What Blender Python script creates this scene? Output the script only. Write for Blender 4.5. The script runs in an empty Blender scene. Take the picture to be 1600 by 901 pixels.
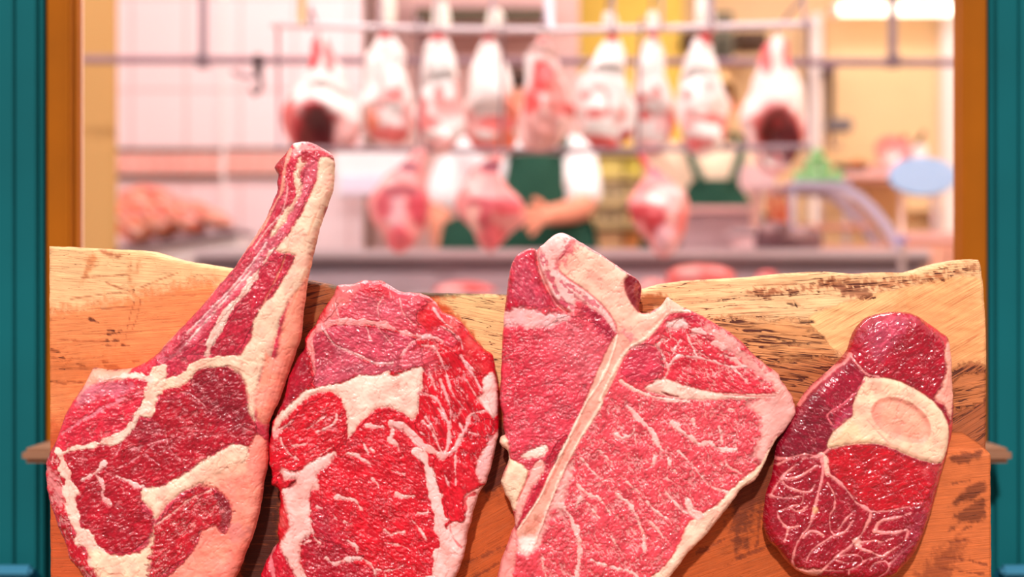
import bpy, math, random
import numpy as np
from mathutils import Vector, noise as mnoise
random.seed(7)
C = bpy.context.scene.collection
PI = math.pi
F = 800.0 / math.tan(math.radians(20.0))     # focal length in pixels of the 1600 wide frame
ZC = 1.12                                    # eye height

def lin(c):
    c = np.asarray(c, float) / 255.0
    return np.where(c <= 0.04045, c / 12.92, ((c + 0.055) / 1.055) ** 2.4)
def L4(c):
    r = lin(c); return (float(r[0]), float(r[1]), float(r[2]), 1.0)
def at(px, py, Y):
    return Vector(((px - 800.0) / F * Y, Y, ZC - (py - 450.5) / F * Y))
def X(px, Y): return (px - 800.0) / F * Y
def Z(py, Y): return ZC - (py - 450.5) / F * Y

# ---------------------------------------------------------------- materials
def newmat(name):
    m = bpy.data.materials.new(name); m.use_nodes = True
    nt = m.node_tree; b = nt.nodes['Principled BSDF']
    return m, nt, b
def N(nt, t, **kw):
    n = nt.nodes.new(t)
    for k, v in kw.items():
        if k in n.inputs.keys(): n.inputs[k].default_value = v
        else: setattr(n, k, v)
    return n
def plain(name, col, rough=0.6, metal=0.0, var=0.12, scale=8.0, bump=0.0, coat=0.0):
    m, nt, b = newmat(name)
    b.inputs['Roughness'].default_value = rough; b.inputs['Metallic'].default_value = metal
    b.inputs['Coat Weight'].default_value = coat; b.inputs['Specular IOR Level'].default_value = .2
    tc = N(nt, 'ShaderNodeTexCoord'); ns = N(nt, 'ShaderNodeTexNoise', Scale=scale, Detail=4.0)
    nt.links.new(tc.outputs['Object'], ns.inputs['Vector'])
    mx = N(nt, 'ShaderNodeMix', data_type='RGBA')
    c = lin(col)
    mx.inputs[6].default_value = (*[float(v * (1 - var)) for v in c], 1)
    mx.inputs[7].default_value = (*[float(min(1, v * (1 + var))) for v in c], 1)
    nt.links.new(ns.outputs['Fac'], mx.inputs[0]); nt.links.new(mx.outputs[2], b.inputs['Base Color'])
    if bump:
        bp = N(nt, 'ShaderNodeBump', Strength=bump, Distance=0.004)
        nt.links.new(ns.outputs['Fac'], bp.inputs['Height']); nt.links.new(bp.outputs[0], b.inputs['Normal'])
    return m
def emit(name, col, s):
    m, nt, b = newmat(name)
    b.inputs['Emission Color'].default_value = L4(col); b.inputs['Emission Strength'].default_value = s
    b.inputs['Base Color'].default_value = L4(col)
    return m

def meat_material(name, rough=0.36, coat=0.4, grain=1.0):
    """tissue colour with some painted wet sheen comes per vertex; fine fibre is a noise stretched along 'fib'"""
    m, nt, b = newmat(name)
    a = N(nt, 'ShaderNodeAttribute', attribute_name='Col'); f = N(nt, 'ShaderNodeAttribute', attribute_name='fib')
    mk = N(nt, 'ShaderNodeAttribute', attribute_name='mus')
    n1 = N(nt, 'ShaderNodeTexNoise', Scale=0.62, Detail=5.0, Roughness=0.58, Distortion=1.1)
    nR = N(nt, 'ShaderNodeTexNoise', noise_type='RIDGED_MULTIFRACTAL', Scale=0.55, Detail=4.0, Roughness=0.6, Distortion=0.8)
    nt.links.new(f.outputs['Vector'], nR.inputs['Vector'])
    nt.links.new(f.outputs['Vector'], n1.inputs['Vector'])
    tc = tc0 = N(nt, 'ShaderNodeTexCoord')
    n2 = N(nt, 'ShaderNodeTexNoise', Scale=520.0, Detail=3.0, Roughness=0.6)
    nt.links.new(tc.outputs['Object'], n2.inputs['Vector'])
    # colour: value wobble by fibre
    mr = N(nt, 'ShaderNodeMapRange'); mr.inputs['From Min'].default_value = 0.3; mr.inputs['From Max'].default_value = 0.7
    mr.inputs['To Min'].default_value = 0.66; mr.inputs['To Max'].default_value = 1.26
    nt.links.new(n1.outputs['Fac'], mr.inputs['Value'])
    one = N(nt, 'ShaderNodeMix', data_type='FLOAT'); one.inputs[2].default_value = 1.0
    nt.links.new(mk.outputs['Fac'], one.inputs[0]); nt.links.new(mr.outputs[0], one.inputs[3])
    vm = N(nt, 'ShaderNodeVectorMath', operation='SCALE')
    nt.links.new(a.outputs['Color'], vm.inputs[0]); nt.links.new(one.outputs[0], vm.inputs['Scale'])
    # fine marbling flecks
    n3 = N(nt, 'ShaderNodeTexNoise', Scale=1.1, Detail=4.0, Roughness=0.6, Distortion=1.6)
    nt.links.new(f.outputs['Vector'], n3.inputs['Vector'])
    th = N(nt, 'ShaderNodeMapRange'); th.inputs['From Min'].default_value = 0.60; th.inputs['From Max'].default_value = 0.68
    th.inputs['To Max'].default_value = 0.22
    nt.links.new(n3.outputs['Fac'], th.inputs['Value'])
    mu = N(nt, 'ShaderNodeMath', operation='MULTIPLY'); nt.links.new(th.outputs[0], mu.inputs[0]); nt.links.new(mk.outputs['Fac'], mu.inputs[1])
    mx = N(nt, 'ShaderNodeMix', data_type='RGBA'); mx.inputs[7].default_value = L4((240, 160, 165))
    nt.links.new(mu.outputs[0], mx.inputs[0]); nt.links.new(vm.outputs[0], mx.inputs[6])
    nt.links.new(mx.outputs[2], b.inputs['Base Color'])
    hm = N(nt, 'ShaderNodeMath', operation='MULTIPLY_ADD'); hm.inputs[1].default_value = 0.22; nt.links.new(nR.outputs['Fac'], hm.inputs[0]); nt.links.new(n1.outputs['Fac'], hm.inputs[2])
    nL = N(nt, 'ShaderNodeTexNoise', Scale=38.0, Detail=2.0, Roughness=0.5); nt.links.new(tc0.outputs['Object'], nL.inputs['Vector'])
    ml = N(nt, 'ShaderNodeMapRange'); ml.inputs['From Min'].default_value = 0.38; ml.inputs['From Max'].default_value = 0.62; ml.inputs['To Min'].default_value = 0.25; ml.inputs['To Max'].default_value = 1.45
    nt.links.new(nL.outputs['Fac'], ml.inputs['Value'])
    hx = N(nt, 'ShaderNodeMath', operation='MULTIPLY'); nt.links.new(hm.outputs[0], hx.inputs[0]); nt.links.new(ml.outputs[0], hx.inputs[1])
    b1 = N(nt, 'ShaderNodeBump', Strength=0.8 * grain, Distance=0.0014)
    nt.links.new(hx.outputs[0], b1.inputs['Height'])
    b2 = N(nt, 'ShaderNodeBump', Strength=0.2 * grain, Distance=0.0003)
    nt.links.new(n2.outputs['Fac'], b2.inputs['Height']); nt.links.new(b1.outputs[0], b2.inputs['Normal'])
    nt.links.new(b2.outputs[0], b.inputs['Normal'])
    b.inputs['Roughness'].default_value = rough
    b.inputs['Coat Weight'].default_value = coat; b.inputs['Coat Roughness'].default_value = 0.10; b.inputs['Specular IOR Level'].default_value = 0.3
    nt.links.new(b2.outputs[0], b.inputs['Coat Normal'])
    return m

def board_material():
    m, nt, b = newmat('olive_wood')
    a = N(nt, 'ShaderNodeAttribute', attribute_name='Col'); k = N(nt, 'ShaderNodeAttribute', attribute_name='mus')
    f = N(nt, 'ShaderNodeAttribute', attribute_name='fib')
    def stretched(sx, sy, det, dist, rough=0.6):
        mp = N(nt, 'ShaderNodeMapping'); mp.inputs['Scale'].default_value = (sx, sy, 1)
        nt.links.new(f.outputs['Vector'], mp.inputs['Vector'])
        n = N(nt, 'ShaderNodeTexNoise', Scale=1.0, Detail=det, Roughness=rough, Distortion=dist)
        nt.links.new(mp.outputs[0], n.inputs['Vector']); return n
    g1 = stretched(0.35, 4.0, 6.0, 0.8, 0.7)
    g2 = stretched(0.22, 1.3, 4.0, 2.2)
    cr = stretched(0.24, 0.95, 3.0, 0.9, 0.55)
    r1 = N(nt, 'ShaderNodeMapRange'); r1.inputs['From Min'].default_value = 0.3; r1.inputs['From Max'].default_value = 0.7
    r1.inputs['To Min'].default_value = 0.68; r1.inputs['To Max'].default_value = 1.22
    nt.links.new(g1.outputs['Fac'], r1.inputs['Value'])
    v1 = N(nt, 'ShaderNodeVectorMath', operation='SCALE'); nt.links.new(a.outputs['Color'], v1.inputs[0]); nt.links.new(r1.outputs[0], v1.inputs['Scale'])
    # soft darker figure
    r2 = N(nt, 'ShaderNodeMapRange'); r2.inputs['From Min'].default_value = 0.56; r2.inputs['From Max'].default_value = 0.68; r2.inputs['To Max'].default_value = 0.6
    nt.links.new(g2.outputs['Fac'], r2.inputs['Value'])
    m1 = N(nt, 'ShaderNodeMix', data_type='RGBA'); m1.inputs[7].default_value = L4((176, 92, 48))
    nt.links.new(r2.outputs[0], m1.inputs[0]); nt.links.new(v1.outputs[0], m1.inputs[6])
    # cracks: narrow band where the noise crosses 0.5
    s = N(nt, 'ShaderNodeMath', operation='SUBTRACT'); s.inputs[1].default_value = 0.5; nt.links.new(cr.outputs['Fac'], s.inputs[0])
    ab = N(nt, 'ShaderNodeMath', operation='ABSOLUTE'); nt.links.new(s.outputs[0], ab.inputs[0])
    wd = N(nt, 'ShaderNodeMath', operation='MULTIPLY'); wd.inputs[1].default_value = 0.045; nt.links.new(k.outputs['Fac'], wd.inputs[0])
    dv = N(nt, 'ShaderNodeMath', operation='SUBTRACT'); nt.links.new(wd.outputs[0], dv.inputs[0]); nt.links.new(ab.outputs[0], dv.inputs[1])
    ml = N(nt, 'ShaderNodeMath', operation='MULTIPLY', use_clamp=True); ml.inputs[1].default_value = 90.0; nt.links.new(dv.outputs[0], ml.inputs[0])
    brk = stretched(0.3, 0.6, 2.0, 0.0)
    rb = N(nt, 'ShaderNodeMapRange'); rb.inputs['From Min'].default_value = 0.38; rb.inputs['From Max'].default_value = 0.5
    nt.links.new(brk.outputs['Fac'], rb.inputs['Value'])
    m3 = N(nt, 'ShaderNodeMath', operation='MULTIPLY'); nt.links.new(ml.outputs[0], m3.inputs[0]); nt.links.new(rb.outputs[0], m3.inputs[1])
    m2 = N(nt, 'ShaderNodeMix', data_type='RGBA'); m2.inputs[7].default_value = L4((84, 36, 20))
    nt.links.new(m3.outputs[0], m2.inputs[0]); nt.links.new(m1.outputs[2], m2.inputs[6])
    nt.links.new(m2.outputs[2], b.inputs['Base Color'])
    h = N(nt, 'ShaderNodeMath', operation='SUBTRACT'); nt.links.new(g1.outputs['Fac'], h.inputs[0])
    hs = N(nt, 'ShaderNodeMath', operation='MULTIPLY'); hs.inputs[1].default_value = 1.5; nt.links.new(m3.outputs[0], hs.inputs[0]); nt.links.new(hs.outputs[0], h.inputs[1])
    bp = N(nt, 'ShaderNodeBump', Strength=0.5, Distance=0.0012); nt.links.new(h.outputs[0], bp.inputs['Height']); nt.links.new(bp.outputs[0], b.inputs['Normal'])
    b.inputs['Roughness'].default_value = 0.62; b.inputs['Specular IOR Level'].default_value = 0.3
    return m

# ---------------------------------------------------------------- numpy noise
_rng = np.random.RandomState(11)
_P = _rng.permutation(512); _P = np.concatenate([_P, _P, _P])
_G = np.stack([np.cos(np.arange(512) * 2.399963), np.sin(np.arange(512) * 2.399963)], 1)
def perlin(x, y):
    xi = np.floor(x).astype(int); yi = np.floor(y).astype(int); xf = x - xi; yf = y - yi
    xi &= 511; yi &= 511
    u = xf * xf * xf * (xf * (xf * 6 - 15) + 10); v = yf * yf * yf * (yf * (yf * 6 - 15) + 10)
    def g(ix, iy, dx, dy):
        q = _G[_P[_P[ix] + iy]]; return q[..., 0] * dx + q[..., 1] * dy
    x1 = (xi + 1) & 511; y1 = (yi + 1) & 511
    a = g(xi, yi, xf, yf); b = g(x1, yi, xf - 1, yf); c = g(xi, y1, xf, yf - 1); d = g(x1, y1, xf - 1, yf - 1)
    return ((a + (b - a) * u) * (1 - v) + (c + (d - c) * u) * v) * 1.5
def fbm(x, y, o=4, r=0.5):
    s = 0; a = 1; t = 0
    for i in range(o):
        s = s + a * perlin(x * 2 ** i + 17.3 * i, y * 2 ** i + 5.1 * i); t += a; a *= r
    return s / t
def sstep(a, b, x):
    t = np.clip((x - a) / (b - a), 0, 1); return t * t * (3 - 2 * t)

class Crop:
    def __init__(s, x, y, k): s.x, s.y, s.k = x, y, k
    def __call__(s, t):
        a = np.array([float(v) for v in t.split()]).reshape(-1, 2)
        return a / s.k + np.array([s.x, s.y])
C1 = Crop(60, 200, 2.502); C2 = Crop(60, 540, 2.496); C3 = Crop(400, 420, 3.465); C4 = Crop(400, 640, 3.4525)
C5 = Crop(760, 350, 3.106); C6 = Crop(760, 620, 3.2); C7 = Crop(1160, 460, 2.0425); C8 = Crop(1180, 700, 4.483)
C9 = Crop(1400, 600, 2.995); C10 = Crop(1000, 400, 3.753); C11 = Crop(400, 220, 5.007); C0 = Crop(0, 0, 1); C12 = Crop(60, 370, 3.917)

def spline(p, closed=True, sub=4):
    p = np.asarray(p); n = len(p); out = []
    rng = range(n) if closed else range(n - 1)
    for i in rng:
        if closed: p0, p1, p2, p3 = p[i - 1], p[i], p[(i + 1) % n], p[(i + 2) % n]
        else: p0, p1, p2, p3 = p[max(i - 1, 0)], p[i], p[i + 1], p[min(i + 2, n - 1)]
        for k in range(sub):
            t = k / sub
            out.append(0.5 * ((2 * p1) + (p2 - p0) * t + (2 * p0 - 5 * p1 + 4 * p2 - p3) * t * t + (3 * p1 - p0 - 3 * p2 + p3) * t ** 3))
    if not closed: out.append(p[-1])
    return np.array(out)
def sdf_poly(x, y, poly):
    d = np.full(x.shape, 1e9); ins = np.zeros(x.shape, bool); n = len(poly)
    for i in range(n):
        ax, ay = poly[i]; bx, by = poly[(i + 1) % n]
        ex, ey = bx - ax, by - ay; wx, wy = x - ax, y - ay
        t = np.clip((wx * ex + wy * ey) / (ex * ex + ey * ey + 1e-9), 0, 1)
        d = np.minimum(d, (wx - ex * t) ** 2 + (wy - ey * t) ** 2)
        if ay != by:
            c = ((ay <= y) != (by <= y)) & (x < ex * (y - ay) / (by - ay) + ax); ins ^= c
    d = np.sqrt(d); return np.where(ins, d, -d)

class Sheet:
    """a slab whose front is a dense relief; paint is tissue or wood colour, with some sheen and shade painted in"""
    def __init__(s, outline, step, warp=1.2, smooth=3, seed=0):
        o = spline(outline, True, smooth)
        s.o = o; s.step = step; s.seed = seed
        x0, y0 = o.min(0) - 4; x1, y1 = o.max(0) + 4
        nx = int((x1 - x0) / step) + 1; ny = int((y1 - y0) / step) + 1
        gx, gy = np.meshgrid(x0 + np.arange(nx) * step, y0 + np.arange(ny) * step)
        s.nx, s.ny = nx, ny
        wob = fbm(gx / 14 + seed, gy / 14, 3) * warp * 2
        d = sdf_poly(gx, gy, o) + wob
        gyv, gxv = np.gradient(d, step); gl = np.sqrt(gxv ** 2 + gyv ** 2) + 1e-6
        near = np.abs(d) < 0.75 * step
        s.gx = np.where(near, gx - d * gxv / gl / np.maximum(gl, .5), gx); s.gy = np.where(near, gy - d * gyv / gl / np.maximum(gl, .5), gy)
        s.d = np.where(near, 0, d); s.keep = (d > -0.75 * step)
        k = s.keep; s.x = s.gx[k]; s.y = s.gy[k]; s.sd = s.d[k]
        n = s.x.size
        s.col = np.zeros((n, 3)); s.mus = np.zeros(n); s.ang = np.zeros(n); s.h = np.zeros(n)
        s.part = np.zeros(n, int); s.parts = ['']; s.str = np.full(n, 2.0)
        s.wn = fbm(s.x / 9 + seed * 3, s.y / 9, 3) + .22 * perlin(s.x / 3.4, s.y / 3.4 + seed)        # organic wobble of every border
        s.wn2 = fbm(s.x / 28 + seed, s.y / 28 + 9, 2)
    def base(s, c, mus=1.0, ang=0.0):
        s.col[:] = lin(c); s.mus[:] = mus; s.ang[:] = math.radians(ang)
    def _bb(s, p, m):
        a = p.min(0) - m; b = p.max(0) + m
        return np.nonzero((s.x > a[0]) & (s.x < b[0]) & (s.y > a[1]) & (s.y < b[1]))[0]
    def area(s, p, c, f=2.0, w=3.0, op=1.0, dh=0.0, mus=None, ang=None, part=None, sub=3, patch=None, stretch=None):
        p = spline(p, True, sub); i = s._bb(p, f + w * 2 + 2)
        if not len(i): return
        d = sdf_poly(s.x[i], s.y[i], p)
        m = sstep(-f, f, d + s.wn[i] * w * 1.6 + s.wn2[i] * w * .6)
        if patch is not None:
            q = fbm(s.x[i] / patch[0], s.y[i] / patch[0] + 3, 4); m = m * sstep(patch[1] - .12, patch[1] + .12, q)
        mm = m * op
        s.col[i] = s.col[i] * (1 - mm[:, None]) + lin(c) * mm[:, None]
        if dh: s.h[i] += dh * sstep(-f, f + 6, d) * m
        if mus is not None: s.mus[i] = s.mus[i] * (1 - mm) + mus * mm
        if ang is not None: s.ang[i] = np.where(m > .5, math.radians(ang), s.ang[i])
        if stretch is not None: s.str[i] = np.where(m > .5, stretch, s.str[i])
        if part is not None:
            if part not in s.parts: s.parts.append(part)
            s.part[i] = np.where(d > 0, s.parts.index(part), s.part[i])
    def vein(s, p, w0, w1=None, c=(248, 190, 180), f=1.0, w=1.6, op=1.0, dh=0.5, mus=0.0, part=None):
        w1 = w0 if w1 is None else w1
        p = spline(p, False, 4); n = len(p); i = s._bb(p, max(w0, w1) + 5 + w)
        if not len(i): return
        x, y = s.x[i], s.y[i]; best = np.full(x.shape, -1e9)
        for j in range(n - 1):
            ax, ay = p[j]; bx, by = p[j + 1]; ex, ey = bx - ax, by - ay
            t = np.clip(((x - ax) * ex + (y - ay) * ey) / (ex * ex + ey * ey + 1e-9), 0, 1)
            r = w0 + (w1 - w0) * (j + t) / (n - 1)
            best = np.maximum(best, r / 2 - np.hypot(x - ax - ex * t, y - ay - ey * t))
        m = sstep(-f, f, best + s.wn[i] * w * .85 + s.wn2[i] * max(w0, w1) * .5) * op
        s.col[i] = s.col[i] * (1 - m[:, None]) + lin(c) * m[:, None]
        s.mus[i] = s.mus[i] * (1 - m) + mus * m; s.h[i] += dh * m
        if part is not None:
            if part not in s.parts: s.parts.append(part)
            s.part[i] = np.where(best > 0, s.parts.index(part), s.part[i])
    def marble(s, c, amount, size, ang, stretch=3.0, thick=0.06, region=None, seed=0.0):
        """branching white lines: places where a stretched noise crosses nought"""
        a = math.radians(ang); i = np.arange(s.x.size)
        if region is not None:
            p = spline(region, True, 3); i = s._bb(p, 4); d = sdf_poly(s.x[i], s.y[i], p); reg = sstep(-4, 8, d)
        else: reg = 1.0
        x, y = s.x[i], s.y[i]
        u = (x * math.cos(a) + y * math.sin(a)) / (size * stretch); v = (-x * math.sin(a) + y * math.cos(a)) / size
        q = fbm(u + seed + s.wn[i] * .25, v + seed * 2.1 + s.wn[i] * .4, 3, .55)
        g = fbm(x / 22 + seed, y / 22 + 7 * seed, 2)
        th = thick * (0.4 + 1.6 * sstep(-.25, .35, g))
        m = np.clip((th - np.abs(q)) / (th * .6 + .01), 0, 1) * amount * reg * sstep(.3, .9, s.mus[i]) * sstep(-.35, .05, g)
        s.col[i] = s.col[i] * (1 - m[:, None]) + lin(c) * m[:, None]; s.h[i] += m * .35
        s.mus[i] *= (1 - .7 * m)
    def finish(s, name, mat, Y0, thick, R, parent_tag, px_scale, fibre=1.0, lump=1.0, partmats=None, base_part='meat', back=0.0, single=False, hfun=None, fibscale=7.0, cvar=.16, inset=9.0):
        """px plane at distance Y0 is the slab's back; front comes towards the eye"""
        x, y = s.x, s.y; sd = np.clip(s.sd, 0, None)
        t = np.clip(sd / R, 0, 1); drop = R * (1 - np.sqrt(np.clip(1 - (1 - t) ** 2, 0, 1)))
        ca, sa = np.cos(s.ang), np.sin(s.ang)
        u = (x * ca + y * sa); v = (-x * sa + y * ca)
        fb = fbm(u / (s.str * 4.6), v / 4.6, 3, .6)
        fr = 1 - np.abs(fbm(u / (s.str * 7.0) + 3, v / 7.5, 3, .55)) * 2.6
        lp = fbm(x / 42 + s.seed, y / 42, 4)
        h = thick - drop + s.h + lp * 3.2 * lump + s.mus * (fb * 1.3 + fr * 1.3) * fibre + (1 - s.mus) * s.wn * .7 * lump
        if hfun is not None: h = h + hfun(x, y)
        k = 1 + cvar * fb * s.mus + cvar * 1.6 * s.wn2
        if not single:
            # fat is never one colour: rosy blush and thin sinewy creases; a furrow runs where fat meets flesh
            fm = 1 - s.mus; bl = sstep(-.15, .4, fbm(x / 30 + 5, y / 30 + s.seed, 3)) * .42 * fm
            cz = np.clip(1 - np.abs(fbm(x / 26 + s.seed + (y / 40), y / 34, 3)) / .035, 0, 1) * fm
            s.col = s.col * (1 - bl[:, None]) + lin((244, 150, 136)) * bl[:, None]
            s.col = s.col * (1 - .35 * cz[:, None]) + lin((222, 106, 100)) * .35 * cz[:, None]
            h = h - 1.2 * cz - 1.6 * 4 * s.mus * (1 - s.mus)
            ed_ = 4 * s.mus * (1 - s.mus); s.col = s.col * (1 - .12 * ed_[:, None])  # furrow shade painted into the colour
        col = np.clip(s.col * k[:, None], 0, 1)
        h = np.maximum(h, 0.5)
        Yp = Y0 - thick * px_scale * .85
        P = np.stack([(x - 800) / F * Yp, Y0 - h * px_scale, ZC - (y - 450.5) / F * Yp], 1)
        idx = -np.ones((s.ny, s.nx), int); idx[s.keep] = np.arange(x.size)
        q = np.stack([idx[:-1, :-1], idx[1:, :-1], idx[1:, 1:], idx[:-1, 1:]], -1).reshape(-1, 4)
        dd = np.where(s.keep, s.d, -9)
        mx = np.stack([dd[:-1, :-1], dd[1:, :-1], dd[1:, 1:], dd[:-1, 1:]], -1).reshape(-1, 4)
        q = q[(q >= 0).all(1) & (mx.max(1) > 0)]
        # smooth normals of the whole relief, shared by all parts
        e1 = P[q[:, 2]] - P[q[:, 0]]; e2 = P[q[:, 3]] - P[q[:, 1]]; fn = np.cross(e1, e2)
        nr = np.zeros_like(P)
        for c in range(4): np.add.at(nr, q[:, c], fn)
        nr /= np.linalg.norm(nr, axis=1)[:, None] + 1e-12
        if nr[:, 1].mean() > 0: nr = -nr; q = q[:, ::-1]
        # rim faces straight back to the board
        ed = np.concatenate([q[:, [0, 1]], q[:, [1, 2]], q[:, [2, 3]], q[:, [3, 0]]])
        key = np.sort(ed, 1); key = key[:, 0] * (x.size + 1) + key[:, 1]
        un, first, cnt = np.unique(key, return_index=True, return_counts=True)
        rim = ed[first[cnt == 1]]
        rp = s.part[rim[:, 0]]
        fib = np.stack([u / (s.str * fibscale), v / fibscale, s.ang * 10], 1)
        root = None; made = {}
        fpart = s.part[q[:, 0]] if len(s.parts) > 1 else np.zeros(len(q), int)
        if not single:
            root = bpy.data.objects.new(name, None); C.objects.link(root)
            root.location = (float(P[:, 0].mean()), Y0, float(P[:, 2].min())); root.empty_display_size = .05
        org = np.array(root.location) if root else np.array([P[:, 0].mean(), Y0, P[:, 2].min()])
        for pi in range(len(s.parts)):
            fq = q[fpart == pi]; rr = rim[rp == pi] if pi else rim[~np.isin(rp, [j for j in range(1, len(s.parts)) if (fpart == j).any()])]
            if len(fq) == 0: continue
            used = np.unique(np.concatenate([fq.ravel(), rr.ravel()])); rem = -np.ones(x.size, int); rem[used] = np.arange(len(used))
            vP = P[used]; n0 = len(used); nn = nr[used]; vc = col[used]; vf = fib[used]; vm = s.mus[used]
            faces = rem[fq]
            if len(rr):
                ru = np.unique(rr.ravel()); mid = P[ru].copy(); bk = P[ru].copy(); bk[:, 1] = Y0 + back
                rm = -np.ones(x.size, int); rm[ru] = np.arange(len(ru)) + n0; nb = len(ru)
                sid = np.stack([rm[rr[:, 0]], rm[rr[:, 0]] + nb, rm[rr[:, 1]] + nb, rm[rr[:, 1]]], 1)
                on = nr[ru].copy(); on[:, 1] = 0; on /= np.linalg.norm(on, axis=1)[:, None] + 1e-9
                bk -= on * inset * px_scale
                full = np.concatenate([vP, mid, bk]); gn = np.cross(full[sid[:, 2]] - full[sid[:, 0]], full[sid[:, 3]] - full[sid[:, 1]])
                fl = (gn * np.concatenate([on, on])[sid[:, 0] - n0]).sum(1) < 0; sid[fl] = sid[fl][:, ::-1]
                vP = np.concatenate([vP, mid, bk]); nn = np.concatenate([nn, on, on]); vc = np.concatenate([vc, col[ru], col[ru]])
                vf = np.concatenate([vf, fib[ru], fib[ru] + np.array([0, 0, 4.0])]); vm = np.concatenate([vm, s.mus[ru], s.mus[ru]]); faces = np.concatenate([faces, sid])
            nm = name if single else (s.parts[pi].split('#')[0] or base_part)
            me = bpy.data.meshes.new(nm); me.vertices.add(len(vP)); me.vertices.foreach_set('co', (vP - org).ravel())
            me.loops.add(len(faces) * 4); me.loops.foreach_set('vertex_index', faces.ravel().astype(np.int32))
            me.polygons.add(len(faces)); me.polygons.foreach_set('loop_start', np.arange(len(faces), dtype=np.int32) * 4)
            me.polygons.foreach_set('use_smooth', np.ones(len(faces), bool))
            me.update(calc_edges=True)
            at1 = me.attributes.new('Col', 'FLOAT_COLOR', 'POINT'); at1.data.foreach_set('color', np.concatenate([vc, np.ones((len(vc), 1))], 1).ravel())
            at2 = me.attributes.new('fib', 'FLOAT_VECTOR', 'POINT'); at2.data.foreach_set('vector', vf.ravel())
            at3 = me.attributes.new('mus', 'FLOAT', 'POINT'); at3.data.foreach_set('value', np.clip(vm, 0, 1).ravel())
            me.normals_split_custom_set_from_vertices(nn)
            ob = bpy.data.objects.new(nm, me); C.objects.link(ob)
            if root: ob.parent = root
            else: ob.location = org
            mm = (partmats or {}).get(s.parts[pi].split('#')[0], mat); me.materials.append(mm); made[nm] = ob
        o = root or list(made.values())[0]
        for kk, vv in parent_tag.items(): o[kk] = vv
        return o, made

def tag(o, label=None, cat=None, group=None, kind=None):
    if label: o['label'] = label
    if cat: o['category'] = cat
    if group: o['group'] = group
    if kind: o['kind'] = kind
    return o

# ================================================================ the board and the four cuts
YB = 1.200; PS = YB / F                                    # board front plane and metres per pixel there
M_meat = meat_material('raw_beef'); M_fat = meat_material('beef_fat', .42, .2, .7); M_bone = meat_material('cut_bone', .5, .12, .5)
M_wet = meat_material('wet_shank', .26, .8, .6); M_wood = board_material()

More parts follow.
